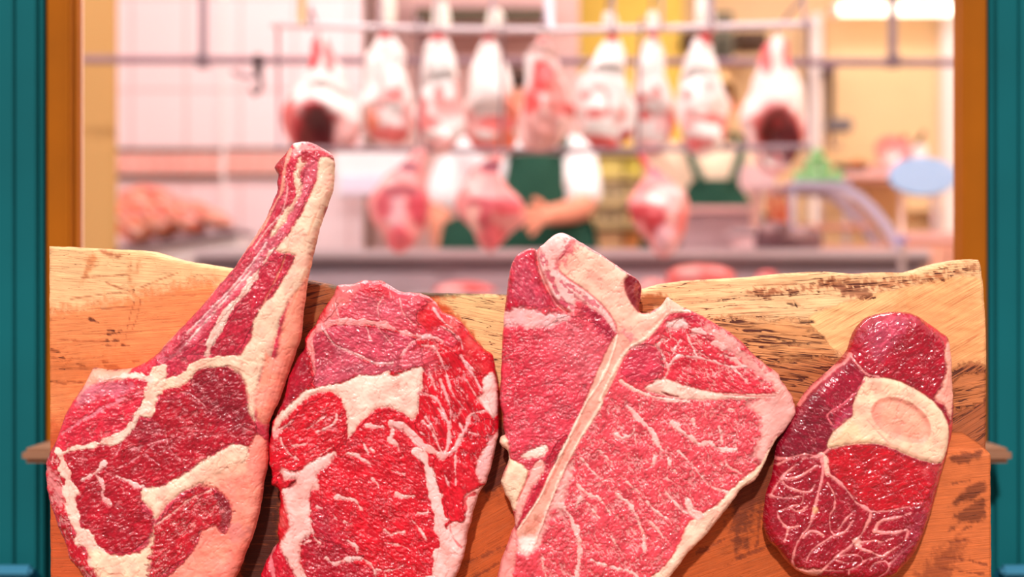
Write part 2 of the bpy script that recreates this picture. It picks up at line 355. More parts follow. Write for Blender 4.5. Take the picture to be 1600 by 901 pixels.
def build_board():
    o = C0('80 385 115 386 150 388 190 390 222 391 240 396 265 404 290 409 325 414 355 419 400 426 440 432 480 438 520 446 600 456 700 458 790 460 850 460 930 458 1000 454 1040 443 1080 438 1150 434 1182 432 1240 426 1290 424 1340 428 1380 425 1430 426 1470 414 1500 407 1522 404 1534 406 1538 415 1541 440 1542 500 1541 600 1541 660 1540 700 1545 708 1545 760 1546 860 1546 984 1500 984 1300 984 1000 984 700 984 400 984 200 984 82 984 82 900 81 760 81 600 80 500 80 430')
    s = Sheet(o, 2.4, warp=.35, smooth=1, seed=2)
    s.str[:] = 4.0
    s.base((206, 90, 42), mus=.12, ang=0)
    s.str[:] = 4.0
    # upper left: pale sapwood over orange heart
    s.area(C0('60 370 260 380 360 400 470 420 470 500 400 520 300 600 200 640 60 640'), (240, 142, 84), f=26, w=10, mus=.12, ang=-4)
    s.area(C0('60 370 260 380 370 410 440 425 400 470 330 440 260 450 180 470 100 480 60 470'), (250, 194, 138), f=14, w=12, mus=.16, ang=4)
    s.area(C12('380 80 440 90 520 110 505 130 450 118'), (176, 90, 48), f=3, w=3, op=.8)
    for t in ['300 130 370 120 360 170 310 230 270 290 280 240 320 170', '570 160 590 160 580 290 600 300 570 300', '615 160 630 170 620 230 605 220']:
        s.area(C12(t), (208, 118, 62), f=5, w=5, op=.75)
    for t in ['210 380 340 360 460 345 600 335', '280 250 420 240 560 232', '400 440 500 430 600 425', '640 310 760 260 880 215', '430 280 520 315 600 325', '600 400 570 500 545 640', '110 620 300 635 480 630', '160 800 225 735', '640 380 620 480 590 560']:
        s.vein(C12(t), 2.2, 1.4, (166, 80, 38), op=.8, dh=-.4, mus=.3, w=1.5)
    for t in ['440 570 520 575', '440 595 515 590', '430 632 505 630', '425 660 490 658', '530 660 570 660', '410 765 470 765', '420 790 500 792', '250 775 310 790', '110 740 170 735', '85 880 180 895', '200 880 290 890', '590 755 630 760', '260 800 330 810', '150 805 250 800', '90 690 140 700', '440 800 520 812', '330 500 380 520']:
        s.vein(C12(t), 3.4, 1.8, (110, 48, 26), op=.95, dh=-.6, mus=.5, w=3)
    s.area(C12('60 700 300 720 620 740 560 860 300 901 60 901'), (214, 110, 52), f=30, w=12, op=.7)
    # dark bark-edge streaks between the rib bone and the rib steak
    s.area(C0('470 430 530 440 520 500 500 560 470 560 465 500'), (150, 84, 44), f=6, w=6, mus=.9, ang=-14)
    s.area(C0('516 440 700 452 800 455 800 462 700 464 560 462'), (92, 66, 40), f=3, w=3, mus=.8)
    # pale live edge
    s.area(C0('690 466 800 466 800 560 780 600 740 520 700 480'), (244, 198, 136), f=5, w=4, mus=.35, ang=10)
    s.area(C0('1000 452 1080 434 1240 420 1400 422 1530 400 1545 405 1545 560 1400 600 1240 660 1200 600 1100 520 1010 500'), (250, 194, 140), f=8, w=6, mus=.34, ang=-3)
    s.area(C0('1000 462 1046 462 1020 486 1000 490'), (170, 96, 48), f=4, w=4)
    s.area(C0('1110 500 1180 498 1270 500 1290 520 1310 560 1280 610 1240 650 1200 600 1150 540'), (216, 148, 92), f=12, w=6, mus=.95, ang=4)
    s.area(C0('1180 570 1320 560 1290 620 1240 670 1200 610'), (184, 112, 64), f=12, w=6, mus=1.0, ang=10)
    s.area(C0('1262 500 1290 482 1400 452 1545 436 1545 575 1490 590 1400 580 1310 552 1284 524'), (246, 186, 124), f=2, w=2, mus=.03, ang=-28)
    s.area(C0('1400 470 1530 450 1545 600 1480 600'), (240, 158, 98), f=22, w=14, op=.8)
    s.area(C0('1480 585 1545 575 1542 702 1480 702'), (170, 92, 52), f=5, w=4, mus=1.0, ang=-32, op=.95)
    s.area(C0('1490 590 1545 580 1542 620 1490 640'), (206, 122, 70), f=6, w=6, mus=.9, ang=-10, op=.8)
    # scars in the live edge
    for t in ['630 210 700 190 820 200 800 225 720 240', '680 205 760 185 880 195 1000 180 1100 150 1126 155 1000 195 860 215']:
        s.area(C10(t), (170, 98, 60), f=3, w=9, op=.8, mus=.9)
    s.area(C0('1290 440 1340 436 1420 436 1480 424 1525 414 1530 420 1480 432 1440 442 1360 450 1310 452'), (182, 104, 62), f=3, w=9, op=.75, mus=.8)
    s.area(C0('1300 448 1350 446 1362 462 1330 464'), (150, 84, 56), f=3, w=8, op=.8, mus=.9)
    for t, w in [('530 362 560 368', 3), ('700 295 750 298', 2), ('860 275 910 290 935 290', 3), ('900 262 920 300', 2), ('925 392 960 388 1012 386', 4.5), ('980 436 1020 438', 3), ('800 480 860 505 900 495', 2), ('870 520 980 515', 2), ('490 258 530 255', 1.6), ('1040 208 1080 210', 2)]:
        s.vein(C10(t), w, w * .5, (70, 34, 20), dh=-2, mus=.5, w=3)
    # dark knots of the lower, flat part
    s.area(C0('1400 706 1546 706 1546 984 1400 984'), (214, 112, 58), f=1.5, w=.5, mus=.05, ang=-6)
    for t in ['240 560 300 500 360 455 405 450 405 490 330 540 250 562', '255 610 330 560 400 520 407 560 405 610 370 640 300 640 235 682 280 630', '240 330 330 320 400 305 370 345 270 370']:
        s.area(C9(t), (112, 50, 26), f=3, w=3.5, op=.85, mus=.3)
    for t in ['200 800 300 812 410 836', '240 735 310 722', '190 850 300 870 400 880', '310 670 340 660', '250 460 330 445']:
        s.vein(C9(t), 3.5, 1.5, (120, 54, 28), op=.8, dh=-.5, w=4)
    # orange heartwood low in the middle; shade in gaps between cuts painted in
    s.area(C0('380 560 430 560 440 984 370 984 380 800'), (74, 30, 16), f=12, w=10)  # occlusion shade left of the rib steak, painted on the wood
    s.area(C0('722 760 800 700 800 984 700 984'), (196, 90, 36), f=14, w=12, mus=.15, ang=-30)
    s.area(C0('740 730 800 640 800 740 760 770'), (96, 36, 18), f=10, w=8)  # shadow between rib steak and T-bone painted in
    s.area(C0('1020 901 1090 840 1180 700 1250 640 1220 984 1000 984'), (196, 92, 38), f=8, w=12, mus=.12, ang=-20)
    s.area(C0('1130 760 1200 660 1240 640 1215 760 1180 800 1150 860 1140 800'), (92, 36, 18), f=12, w=16, op=.8)  # T-bone's shadow towards the shank painted in
    for t in ['1160 730 1150 800', '1176 740 1170 810', '1186 790 1180 850', '1090 860 1130 840', '1150 870 1200 850', '720 880 790 850', '740 900 790 870']:
        s.vein(C0(t), 6, 3, (116, 46, 22), op=.7, dh=-.3, w=6)
    s.area(C0('1380 984 1440 880 1500 840 1480 900 1420 984'), (140, 62, 32), f=12, w=14, op=.7)
    def hf(x, y):
        step = -9 * sstep(712, 700, y) * sstep(1380, 1440, x)       # live edge sits behind the flat face on the right
        wav = fbm(x / 70, y / 20, 3) * 3 * sstep(700, 500, y) * sstep(900, 1100, x)
        top = -16 * sstep(560, 410, y) * sstep(950, 1080, x)
        return step + wav + top - 2
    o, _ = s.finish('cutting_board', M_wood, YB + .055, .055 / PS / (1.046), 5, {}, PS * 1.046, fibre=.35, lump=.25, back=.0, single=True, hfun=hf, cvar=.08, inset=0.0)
    tag(o, 'live-edge wooden board propped upright behind the four large cuts of raw beef', 'cutting board')
    return o

CREAM = (250, 206, 176); PINKF = (246, 176, 168); SALM = (250, 142, 122); RED = (200, 24, 44); DRED = (150, 16, 40); BR = (222, 34, 50)

def build_tomahawk():
    o = np.concatenate([C1('920 155 940 125 965 100 985 72 1003 56 1040 52 1070 58 1100 72 1128 88 1148 105 1158 135 1158 200 1155 235 1143 275 1130 310 1115 355 1100 400 1088 450 1075 500 1065 550 1055 600 1048 650 1040 700 1035 750 1030 800 1018 850'),
        C2('1008 10 995 50 980 90 960 150 940 210 920 250 898 300 895 370 893 450 888 490 878 530 868 610 850 690 832 750 810 800 790 860 765 910 735 970 690 1030 620 1075 520 1095 400 1095 300 1070 220 1000 170 900 145 870 120 845 108 820 105 790 90 750 70 705 52 655 35 610 26 560 20 510 20 470 25 440 42 405 60 370 72 340 85 300 100 260 122 220 150 180 170 150 185 120 198 95 212 86 250 94 300 94 330 92 370 84 420 60'),
        C1('470 870 530 805 575 760 620 715 660 668 700 620 735 580 770 540 800 495 830 448 855 410 880 370 897 335 912 300 925 270 935 240 932 210 937 180')])
    s = Sheet(o, 1.3, warp=.6, smooth=2, seed=1)
    s.base((206, 52, 74), 1, 55)
    # ---- main eye and tail (lower part)
    s.area(C2('0 400 90 390 130 480 120 600 140 720 220 840 260 901 300 1100 100 1000 0 600'), (190, 14, 38), f=2, mus=1, ang=80)
    s.area(C2('60 380 70 330 95 250 150 180 185 120 212 86 300 92 400 60 470 20 540 100 450 150 420 200 380 270 340 330 270 360 150 400 90 430'), (214, 36, 60), f=3, mus=1, ang=-25)
    s.area(C2('185 120 212 84 300 92 360 88 330 130 250 140 190 170 150 210'), (246, 176, 150), f=4, w=3, mus=.2)
    s.area(C2('150 190 200 150 300 140 380 150 330 190 230 200 160 240'), (224, 120, 140), f=6, w=6, op=.7, mus=.8)  # pale pink glaze: natural pink plus wet sheen painted in
    s.area(C2('110 420 150 395 220 385 290 365 350 350 370 300 400 285 450 290 447 250 490 210 560 200 600 170 600 120 620 95 680 78 740 85 790 110 815 150 820 220 845 290 857 330 845 380 820 396 770 375 700 410 640 450 580 490 540 520 470 545 415 550 415 580 412 640 455 660 450 720 430 750 380 790 300 802 230 770 180 700 150 620 145 560 120 500'), (176, 12, 36), f=2, mus=1, ang=-32, stretch=2)
    s.area(C2('600 130 640 90 740 90 800 130 815 220 840 300 800 340 700 300 620 220'), (140, 14, 36), f=14, w=10, op=.8)
    s.area(C2('370 300 400 285 460 290 500 340 460 400 400 370 360 350'), (156, 20, 42), f=6, w=4, op=.7)
    s.area(C2('455 185 520 160 598 140 595 170 540 192 470 196'), (196, 26, 48), f=2, w=2, mus=1)
    s.area(C2('460 60 500 20 560 -20 660 -60 740 -100 800 -100 790 -20 760 30 700 40 640 30 560 60 500 130'), (206, 44, 72), f=4, mus=1, ang=-40)
    # neck: streaky muscle along the rib
    s.area(C1('990 170 1060 250 1000 400 930 480 860 580 760 700 640 830 560 900 700 901 800 860 470 901 480 860 640 700 800 520 900 360 960 260'), (214, 66, 88), f=4, w=3, mus=1, ang=-56)
    s.area(C1('930 400 960 380 900 500 820 600 700 720 600 840 520 900 470 901 560 800 700 640 820 520'), (232, 138, 152), f=6, w=5, op=.75, mus=.7)  # pink streak along the neck, partly painted wet sheen
    s.area(C1('960 300 985 330 940 420 870 500 800 600 720 680 640 760 560 860 480 901 560 790 690 650 820 500 900 380'), (198, 34, 60), f=3, w=7, op=.85, mus=1)
    s.area(C1('1060 110 1100 150 1082 215 1040 295 1000 365 962 425 930 480 890 510 860 470 930 400 985 320 1025 240 1045 190'), (220, 92, 110), f=2, w=3, mus=.9, ang=-60)  # pinker muscle strip, part of it sheen put into the colour
    s.area(C1('1010 500 930 512 880 562 830 640 770 720 720 790 690 840 680 885 740 890 790 872 830 800 872 720 930 640 962 590'), (190, 34, 58), f=2, w=3, mus=1, ang=-50)
    # creams
    s.area(C1('1110 118 1158 130 1157 235 1130 310 1100 400 1075 500 1050 600 1000 660 960 730 930 830 900 910 780 910 800 880 835 830 850 760 880 700 930 650 960 600 1010 502 935 485 960 450 1000 392 1040 330 1062 280 1096 200'), CREAM, f=2, w=2, mus=0, part='rib_bone', dh=2)
    s.area(C1('1032 112 1058 130 1030 180 1040 230 1018 290 985 345 940 410 915 430 940 370 985 300 1010 240 1005 190 1020 150'), CREAM, f=2, w=2.5, mus=0, dh=1.5)
    s.area(C1('1000 60 1030 55 1100 75 1145 105 1100 112 1050 100 1010 110'), (238, 150, 150), f=2, w=6, mus=.4)
    s.area(C1('1045 95 1110 88 1145 100 1150 118 1090 115 1060 135 1035 130'), (206, 40, 62), f=2, w=3, mus=.8)
    s.area(C1('1003 60 1025 55 1032 70 1020 84 1004 80'), (250, 226, 210), f=2, w=1, mus=0, dh=2)
    s.area(C1('918 155 960 95 985 90 965 150 955 190 940 240 928 215'), (186, 14, 38), f=2, w=3, mus=.8)
    s.vein(C1('990 85 975 140 965 190 960 240 930 300 890 370 840 440 790 500 740 560 690 625 620 700 540 790 480 860'), 6, 7, (244, 150, 132), mus=0, w=1.5, dh=.8)
    s.vein(C1('985 190 980 250 960 330 900 400 850 470'), 3, 2, (240, 160, 160), w=2)
    s.vein(C1('985 150 990 210 1005 260 985 300'), 7, 9, (206, 40, 66), mus=.9, w=3, dh=0)
    s.vein(C1('930 470 870 555 820 635 760 705 700 795 665 880'), 6, 14, (250, 206, 190), mus=0, w=3)
    s.vein(C1('900 450 850 520 770 620 690 700 590 800'), 3, 3, (246, 190, 190), mus=0, w=3)
    s.vein(C1('840 560 740 670 640 780 560 870'), 2, 2, (250, 206, 200), mus=0, w=3)
    # salmon flank
    s.area(np.concatenate([C1('1080 480 1060 560 1030 620 1000 650 975 720 955 800 930 900'), C2('880 0 885 60 868 130 850 200 852 260 870 300 900 300 930 260 950 210 985 110 1020 20'), C1('1034 800 1050 700 1070 580 1095 470')]), (250, 150, 124), f=4, w=2, mus=0, part='rib_bone')
    s.area(C2('960 20 1000 20 980 90 940 210 905 290 880 290 900 200 935 110'), (250, 116, 100), f=8, w=5, op=.6)
    s.area(C2('745 68 800 30 830 -10 890 -10 885 60 868 130 850 200 848 290 825 240 818 160 795 112 760 90'), CREAM, f=3, w=2, mus=0, dh=1, part='rib_bone')
    for t in ['960 60 930 160 900 260', '930 40 905 140 880 240', '980 40 955 130 920 220', '900 120 885 200 870 270']:
        s.vein(C2(t), 1.6, 1, (232, 108, 92), op=.6, dh=-1.2, w=2)
    for t in ['1090 420 1060 540 1020 640 980 740', '1050 560 1000 690 960 820', '1000 400 960 540 880 700', '1110 300 1070 400 1050 470']:
        s.vein(C1(t), 1.6, 1, (240, 160, 124), op=.6, dh=-1.0, w=2)
    # fat seams of the lower part
    s.vein(C2('830 90 780 60 735 50 690 62 650 66 600 96 560 128 490 152'), 16, 15, CREAM, mus=0, w=3, dh=1.2, part='fat_seam')
    s.vein(C2('490 100 470 130 455 170 440 215 425 262'), 24, 22, (250, 206, 180), mus=0, w=4, dh=1.2, part='fat_seam')
    s.vein(C2('440 130 400 120 330 118 270 130'), 10, 5, (248, 200, 184), mus=0, w=3)
    s.vein(C2('430 235 400 262 375 300 350 335 300 362 230 382 150 396 95 420'), 15, 6, (248, 206, 186), mus=0, w=4, dh=1, part='fat_seam')
    s.vein(C2('85 415 105 480 122 545 140 620 152 690 190 765 240 815 300 850 360 850'), 12, 28, (248, 202, 184), mus=0, w=4, dh=1, part='fat_seam')
    s.area(C2('200 790 260 800 330 815 400 800 440 762 462 690 458 800 440 901 430 1000 300 1040 240 901'), (250, 208, 176), f=3, w=3, mus=0, dh=1, part='fat_seam')
    s.area(C2('110 830 170 850 230 901 250 1000 150 900'), (170, 24, 42), f=4, w=8, mus=.9)
    s.area(C2('40 480 80 520 100 600 60 600'), (240, 150, 150), f=6, w=10, op=.7, mus=.3)
    # cream diagonal band and salmon fat
    s.area(C2('500 901 560 850 620 780 645 700 690 650 720 722 745 700 757 640 735 590 690 552 640 545 700 480 760 460 800 450 828 400 862 340 890 390 900 450 885 530 860 690 815 810 770 910 690 1040 560 1100 440 1100 440 901'), (250, 134, 116), f=3, w=3, mus=0, ang=-30, dh=0, part='fat_cap')
    s.area(C2('880 420 890 500 860 640 820 760 770 880 690 1000 560 1060 640 860 760 720 820 560'), (250, 112, 100), f=22, w=10, op=.6)
    s.area(C2('775 378 822 398 812 450 745 475 690 512 625 540 560 572 510 615 465 672 448 640 415 600 412 552 480 547 560 508 640 450 700 415'), (250, 210, 182), f=2, w=2.5, mus=0, dh=2, part='fat_cap')
    s.area(C2('640 470 740 430 820 440 800 500 700 540 640 530'), (250, 190, 160), f=12, w=8, op=.8)
    s.area(C2('800 560 860 560 840 700 800 760 760 800 700 860 640 901 560 901 640 800 740 740'), (250, 168, 140), f=20, w=14, op=.6)
    s.area(C2('440 901 432 850 450 800 462 700 500 650 560 592 640 545 690 555 738 590 757 640 750 690 724 726 700 704 664 700 640 724 610 780 560 842 500 880 480 940 440 1000'), (186, 16, 36), f=3, w=7, mus=1, ang=-48)
    s.area(C2('690 560 740 595 757 640 742 700 712 700 722 640 700 600'), (130, 16, 34), f=4, w=4, op=.9, mus=.8)
    s.area(C2('745 690 800 690 820 730 780 760 740 730'), (206, 110, 112), f=5, w=8, op=.6)
    s.vein(C2('470 690 540 640 600 590 680 560'), 2, 2, (246, 180, 170), w=3, mus=0)
    s.vein(C2('260 455 245 478 225 495 175 520'), 9, 3, (246, 190, 184), w=4, mus=0)
    s.vein(C2('225 495 260 545 255 580 285 608'), 6, 9, (240, 170, 168), w=4, mus=0)
    s.vein(C2('310 505 350 520 390 540 415 548'), 4, 7, (244, 180, 176), w=3, mus=0)
    for t in ['370 400 470 370 560 350', '300 480 380 440 460 380', '500 340 520 400 560 440', '560 180 610 190 680 260', '310 420 330 380', '380 390 480 460']:
        s.vein(C2(t), 1.6, .8, (232, 140, 150), w=3, mus=.2, op=.8)
    for i in range(6):
        a = 95 + i * 42; s.vein(C2(f'{a} {340 - i*26} {a + 60} {300 - i*22} {a + 120} {250 - i*16}'), 3, 1.5, (236, 130, 146), w=4, mus=.3, op=.7)
    s.marble((240, 140, 146), .4, 10, -32, 2.6, .045)
    s.marble((246, 176, 170), .75, 7, 60, 2.2, .07, region=C2('0 400 90 400 110 600 180 800 260 1000 100 1000 0 600'), seed=4)
    s.marble((244, 170, 166), .6, 5, -48, 3, .06, region=C2('440 901 462 700 560 592 690 555 757 640 692 660 560 842'), seed=2)
    def hf(x, y):
        # the neck is a rounded bar, thicker than the slice is at its rim
        return 10 * sstep(600, 470, y) + 4 * np.sin(np.clip((x + y * .55 - 560) / 120, -1.5, 1.5))
    return s.finish('tomahawk_steak', M_meat, YB - .001, 46, 20, dict(label='beef steak with a very long bare rib pointing up, leftmost on the board', category='steak', group='raw beef cuts on the board'),
        PS * .995, hfun=hf, partmats={'rib_bone': M_bone, 'fat_seam': M_fat, 'fat_cap': M_fat})

def build_ribeye():
    o = np.concatenate([C3('428 112 442 84 500 84 540 74 572 64 620 62 660 63 692 70 728 95 760 112 800 125 840 128 872 130 905 138 935 152 960 170 980 190 1000 215 1015 232 1050 250 1080 265 1108 285 1130 310 1150 335 1172 362 1200 395 1232 432 1262 448 1282 472 1292 510 1300 560 1306 600 1312 660 1315 740'),
        C4('1309 60 1308 110 1300 170 1284 255 1262 330 1240 400 1222 425 1200 460 1185 510 1170 560 1162 610 1148 650 1135 710 1125 770 1112 820 1098 860 1080 905 1040 980 960 1060 800 1110 600 1120 400 1110 220 1070 90 1010 30 950 22 901 40 840 68 790 92 745 118 712 112 680 112 640 120 600 118 560 124 500 120 440 100 420 78 405 80 370 74 320 64 290 66 240 64 200 70 160 78 120 82 90'),
        C3('82 830 105 790 130 740 152 695 160 640 175 575 200 520 225 475 250 445 262 415 262 375 290 335 320 300 340 255 362 215 390 178 412 148')])
    s = Sheet(o, 1.3, warp=.9, smooth=2, seed=5)
    s.base((208, 10, 34), 1, 60)
    # upper muscles
    s.area(C3('430 230 450 150 560 70 700 70 860 130 1000 230 1120 330 1060 420 960 370 860 365 720 320 560 290 430 290 350 310'), (218, 58, 78), f=4, w=4, mus=1, ang=10)
    s.area(C3('520 160 640 120 800 190 860 260 780 300 640 280 540 250'), (220, 92, 110), f=14, w=10, op=.7, mus=1)  # glazed pink of the upper muscle, partly painted sheen
    s.area(C3('880 220 960 180 1060 260 1130 330 1225 430 1292 540 1240 585 1170 500 1100 390 1010 320 930 335 880 290'), (230, 24, 42), f=6, w=5, mus=.5, ang=40)
    s.area(C3('560 75 640 70 700 90 740 150 660 150 600 130'), (214, 24, 42), f=8, w=8, op=.8)
    s.area(C3('430 100 500 80 575 72 545 130 500 180 460 210 430 270 370 300 340 290 380 220'), (240, 118, 120), f=5, w=5, mus=.15, op=.9)
    s.area(C3('370 310 600 312 700 330 860 372 860 420 800 460 740 508 660 512 500 440 420 390'), (204, 66, 88), f=2, w=2, mus=1, ang=20)  # glazed muscle, tint lifted by painted wet sheen
    s.area(C3('330 330 420 400 520 450 660 520 800 470 900 430 900 520 740 550 650 575 560 575 470 612 330 640 320 540 300 430'), (208, 78, 98), f=3, w=3, mus=1, ang=-30)
    s.area(C3('330 350 380 350 440 440 400 500 340 540 310 460'), (176, 34, 58), f=6, w=5, op=.8)
    s.area(C3('200 520 270 420 300 560 300 620 200 720 110 800 150 700 170 600'), (170, 18, 42), f=5, w=5, mus=1, ang=-55)
    s.area(C3('900 400 1000 400 1100 480 1200 600 1290 800 1260 901 1150 901 900 901 870 820 890 640 910 540'), (210, 10, 34), f=4, w=3, mus=1, ang=62, stretch=6)
    s.area(C3('800 440 900 420 960 440 990 540 930 560 900 530 760 545'), (214, 80, 96), f=10, w=8, op=.7, ang=-25)
    # eye
    s.area(C4('430 230 500 160 560 90 640 20 720 5 800 20 830 60 800 90 860 160 900 220 880 240 920 350 950 480 985 600 995 700 960 860 940 1000 700 1080 400 1080 260 901 240 800 260 690 300 660 295 450 330 380 400 300'), (210, 12, 36), f=2, w=2, mus=1, ang=35, stretch=1.6)
    s.area(C4('300 560 380 520 440 640 520 760 420 760 300 690'), (168, 24, 50), f=26, w=14, op=.75)
    s.area(C4('250 700 330 690 430 725 520 762 580 790 440 820 620 850 640 960 400 1080 280 940'), (166, 12, 38), f=6, w=5, op=.9, mus=1, ang=30)
    s.area(C4('80 340 75 200 110 130 200 60 260 -20 330 -60 430 -70 490 -20 500 60 495 110 440 200 370 240 260 300 200 332 140 330 100 410'), (208, 10, 34), f=3, w=3, mus=1, ang=-30)
    s.area(C4('980 240 1020 260 1080 200 1200 60 1320 60 1300 170 1190 340 1230 400 1170 430 1120 470 1120 600 1050 600 1000 430 960 320'), (208, 10, 34), f=3, w=3, mus=1, ang=70)
    s.area(C4('1080 300 1180 330 1220 400 1150 440 1100 480 1090 400'), (214, 20, 40), f=8, w=8, op=.8)
    # fat seams
    s.area(C3('290 650 380 630 480 610 560 575 650 575 720 550 742 580 840 540 900 530 908 580 902 640 882 700 880 770 850 812 800 780 740 755 670 745 620 782 560 830 532 880 500 905 490 780 462 700 420 667 360 662 285 690 230 740 160 810 105 870 90 870 110 800 190 730 240 680'), (250, 206, 188), f=1.5, w=2.4, mus=0, dh=1.6, part='fat_seam')
    s.vein(C3('345 318 400 292 450 282 540 286 640 290 720 312 800 343 880 362 960 366 1010 390'), 12, 3.5, (244, 150, 150), w=3, mus=0, part='fat_seam')
    s.vein(C3('370 310 320 340 290 400 310 470 320 570'), 9, 6, (242, 132, 134), w=3, mus=0)
    s.vein(C3('365 320 400 370 430 410 500 442 590 482 660 512 740 508'), 3, 5, (246, 170, 172), w=2, mus=0)
    for t, w in [('600 312 612 350 622 385', 3), ('668 322 705 370 742 410', 2.6), ('960 372 880 378 840 405 810 440 785 470', 3.2), ('900 412 960 420 990 460 1010 510 1030 560 1055 650 1090 705 1135 755', 4), ('430 190 445 240 460 280', 3), ('690 150 660 210 680 290', 2), ('780 160 800 240 860 300', 2), ('1040 330 1100 370 1120 430', 5), ('960 210 1000 270 1060 320', 4), ('1000 310 1060 340 1110 400', 3),
                 ('1110 470 1170 560 1220 650', 5), ('1150 520 1200 560', 4), ('1140 600 1190 680', 3), ('940 560 975 650', 2.5), ('1000 600 1030 680 1055 760 1050 860', 4), ('1050 850 1010 760 975 700 890 660', 4.5), ('880 670 930 680', 4), ('920 800 960 860 980 920', 3), ('1200 770 1150 800 1140 880', 4)]:
        s.vein(C3(t), w, w * .6, (246, 160, 162), w=2.5, mus=0)
    s.area(C3('1228 590 1282 562 1300 620 1312 760 1285 805 1250 760 1205 700 1232 670'), (250, 196, 190), f=2, w=2, mus=0, part='fat_seam')
    s.area(C4('1240 190 1309 110 1302 175 1284 262 1240 395 1185 345 1188 280 1215 240'), (248, 178, 176), f=2, w=3, mus=0, part='fat_seam')
    s.area(C4('1180 430 1232 410 1190 500 1165 580 1150 650 1125 780 1080 915 1040 1000 930 1050 960 870 1000 800 1022 700 1045 605 1125 600 1130 520 1125 470'), (250, 190, 184), f=2, w=2.5, mus=0, dh=1, part='fat_seam')
    s.vein(C4('1175 450 1130 480 1140 540'), 6, 3, (214, 40, 60), w=3, mus=.5, dh=-.4)
    s.vein(C4('1045 600 1060 680 1110 740'), 2, 2, (226, 120, 120), w=2, mus=0, dh=-1.5)
    s.vein(C4('735 75 800 90 845 130 905 185 985 232 1010 250'), 14, 9, (248, 176, 172), w=3, mus=0, dh=1, part='fat_seam')
    s.vein(C4('740 75 735 130 720 160'), 6, 3, (248, 176, 172), w=3, mus=0)
    s.vein(C4('720 155 755 180 775 215 795 245'), 7, 2, (248, 176, 172), w=3, mus=0)
    s.vein(C4('865 230 910 265 925 330 950 430 985 560 1010 680 1010 760 985 860 960 960'), 11, 27, (250, 192, 186), w=3, mus=0, dh=1.2, part='fat_seam')
    for t, w in [('1010 250 1035 190 1042 100 1030 60 985 -10', 5), ('1010 255 1080 200 1115 130 1150 60 1165 20 1230 5', 5), ('1082 190 1075 290 1080 400', 3), ('1010 240 985 190 960 130 930 80', 4), ('1120 120 1100 70', 4), ('1150 120 1200 130', 3), ('1020 350 1040 400', 5), ('880 110 930 150', 2), ('900 60 980 130', 3)]:
        s.vein(C4(t), w, w * .6, (248, 168, 168), w=3, mus=0)
    s.area(C4('135 312 212 332 300 282 420 222 402 282 335 345 345 420 300 430 292 520 302 640 300 665 262 690 242 730 240 800 275 901 290 960 240 980 200 870 150 790 128 720 160 660 175 590 150 480 145 432 185 412 210 372 160 372'), (248, 190, 182), f=2, w=3, mus=0, dh=1.4, part='fat_seam')
    s.area(C4('170 410 212 372 225 395 190 420'), (150, 20, 30), f=2, w=2, dh=-4)
    s.area(C4('118 450 150 500 172 560 180 640 130 700 112 650'), (222, 24, 40), f=3, w=3, mus=.5)
    s.vein(C4('150 500 185 600'), 2, 3, (246, 140, 136), w=2, mus=0, op=.7)
    s.area(C4('60 790 110 720 160 790 210 880 260 980 120 1000 40 900'), (196, 16, 42), f=3, w=4, mus=1, ang=70)
    s.vein(C4('95 740 80 800 100 901'), 6, 8, (242, 130, 140), w=4, mus=0, op=.8)
    s.vein(C4('200 60 140 100 100 140'), 5, 8, (246, 160, 156), w=4, mus=0)
    for t, w in [('380 790 400 810 425 825 480 805 560 795 600 812 630 840 650 890 660 960', 6), ('500 235 545 242 570 262 600 280 620 292', 6), ('585 178 600 215 612 240', 3), ('440 465 490 475 530 482 555 510 570 530', 6), ('762 450 800 466 860 460', 6), ('630 370 655 392 660 410', 5), ('735 325 770 335 805 342', 3), ('875 552 925 552 930 535', 4), ('842 590 880 632 905 670 920 692', 3.5), ('695 640 725 665 755 660 800 656', 4.5), ('700 712 760 722 820 742', 3), ('650 855 700 862 760 850 800 830', 3.5), ('690 865 705 901 720 960', 4), ('600 80 640 88 690 92', 6), ('620 205 640 220', 4), ('280 100 340 60 370 30', 2), ('330 120 390 90 430 60 440 20', 3.4), ('140 150 150 190 200 250', 2.2), ('215 255 230 262', 4), ('200 190 280 185 300 220', 2), ('300 620 320 690 350 715', 3), ('250 720 300 700', 4), ('330 520 360 525', 4), ('420 560 440 590', 3), ('480 600 520 610', 3), ('500 700 540 730 550 765', 6), ('420 190 350 240', 2)]:
        s.vein(C4(t), w, w * .5, (248, 178, 174), w=3.4, mus=0)
    s.marble((240, 116, 128), .45, 6, 35, 1.3, .055, region=C4('430 230 560 90 720 5 860 160 920 350 995 700 940 901 400 1080 260 901 300 660 295 450'), seed=1)
    s.marble((244, 150, 156), .75, 9, 66, 3.6, .05, region=C3('900 400 1100 480 1290 800 1260 1100 900 901 890 640'), seed=3)
    s.marble((244, 150, 156), .5, 8, -30, 2.4, .05, region=C4('80 340 75 200 200 60 430 -70 500 60 370 240 140 330'), seed=6)
    s.marble((240, 140, 150), .5, 7, 20, 2.0, .05, region=C3('430 230 560 70 860 130 1120 330 900 520 560 575 320 600'), seed=7)
    return s.finish('ribeye_steak', M_meat, YB - .001, 44, 17, dict(label='boneless red rib steak with thick pale fat seams, touching the long-boned steak', category='steak', group='raw beef cuts on the board'),
        PS * .995, partmats={'fat_seam': M_fat}, lump=1.1)

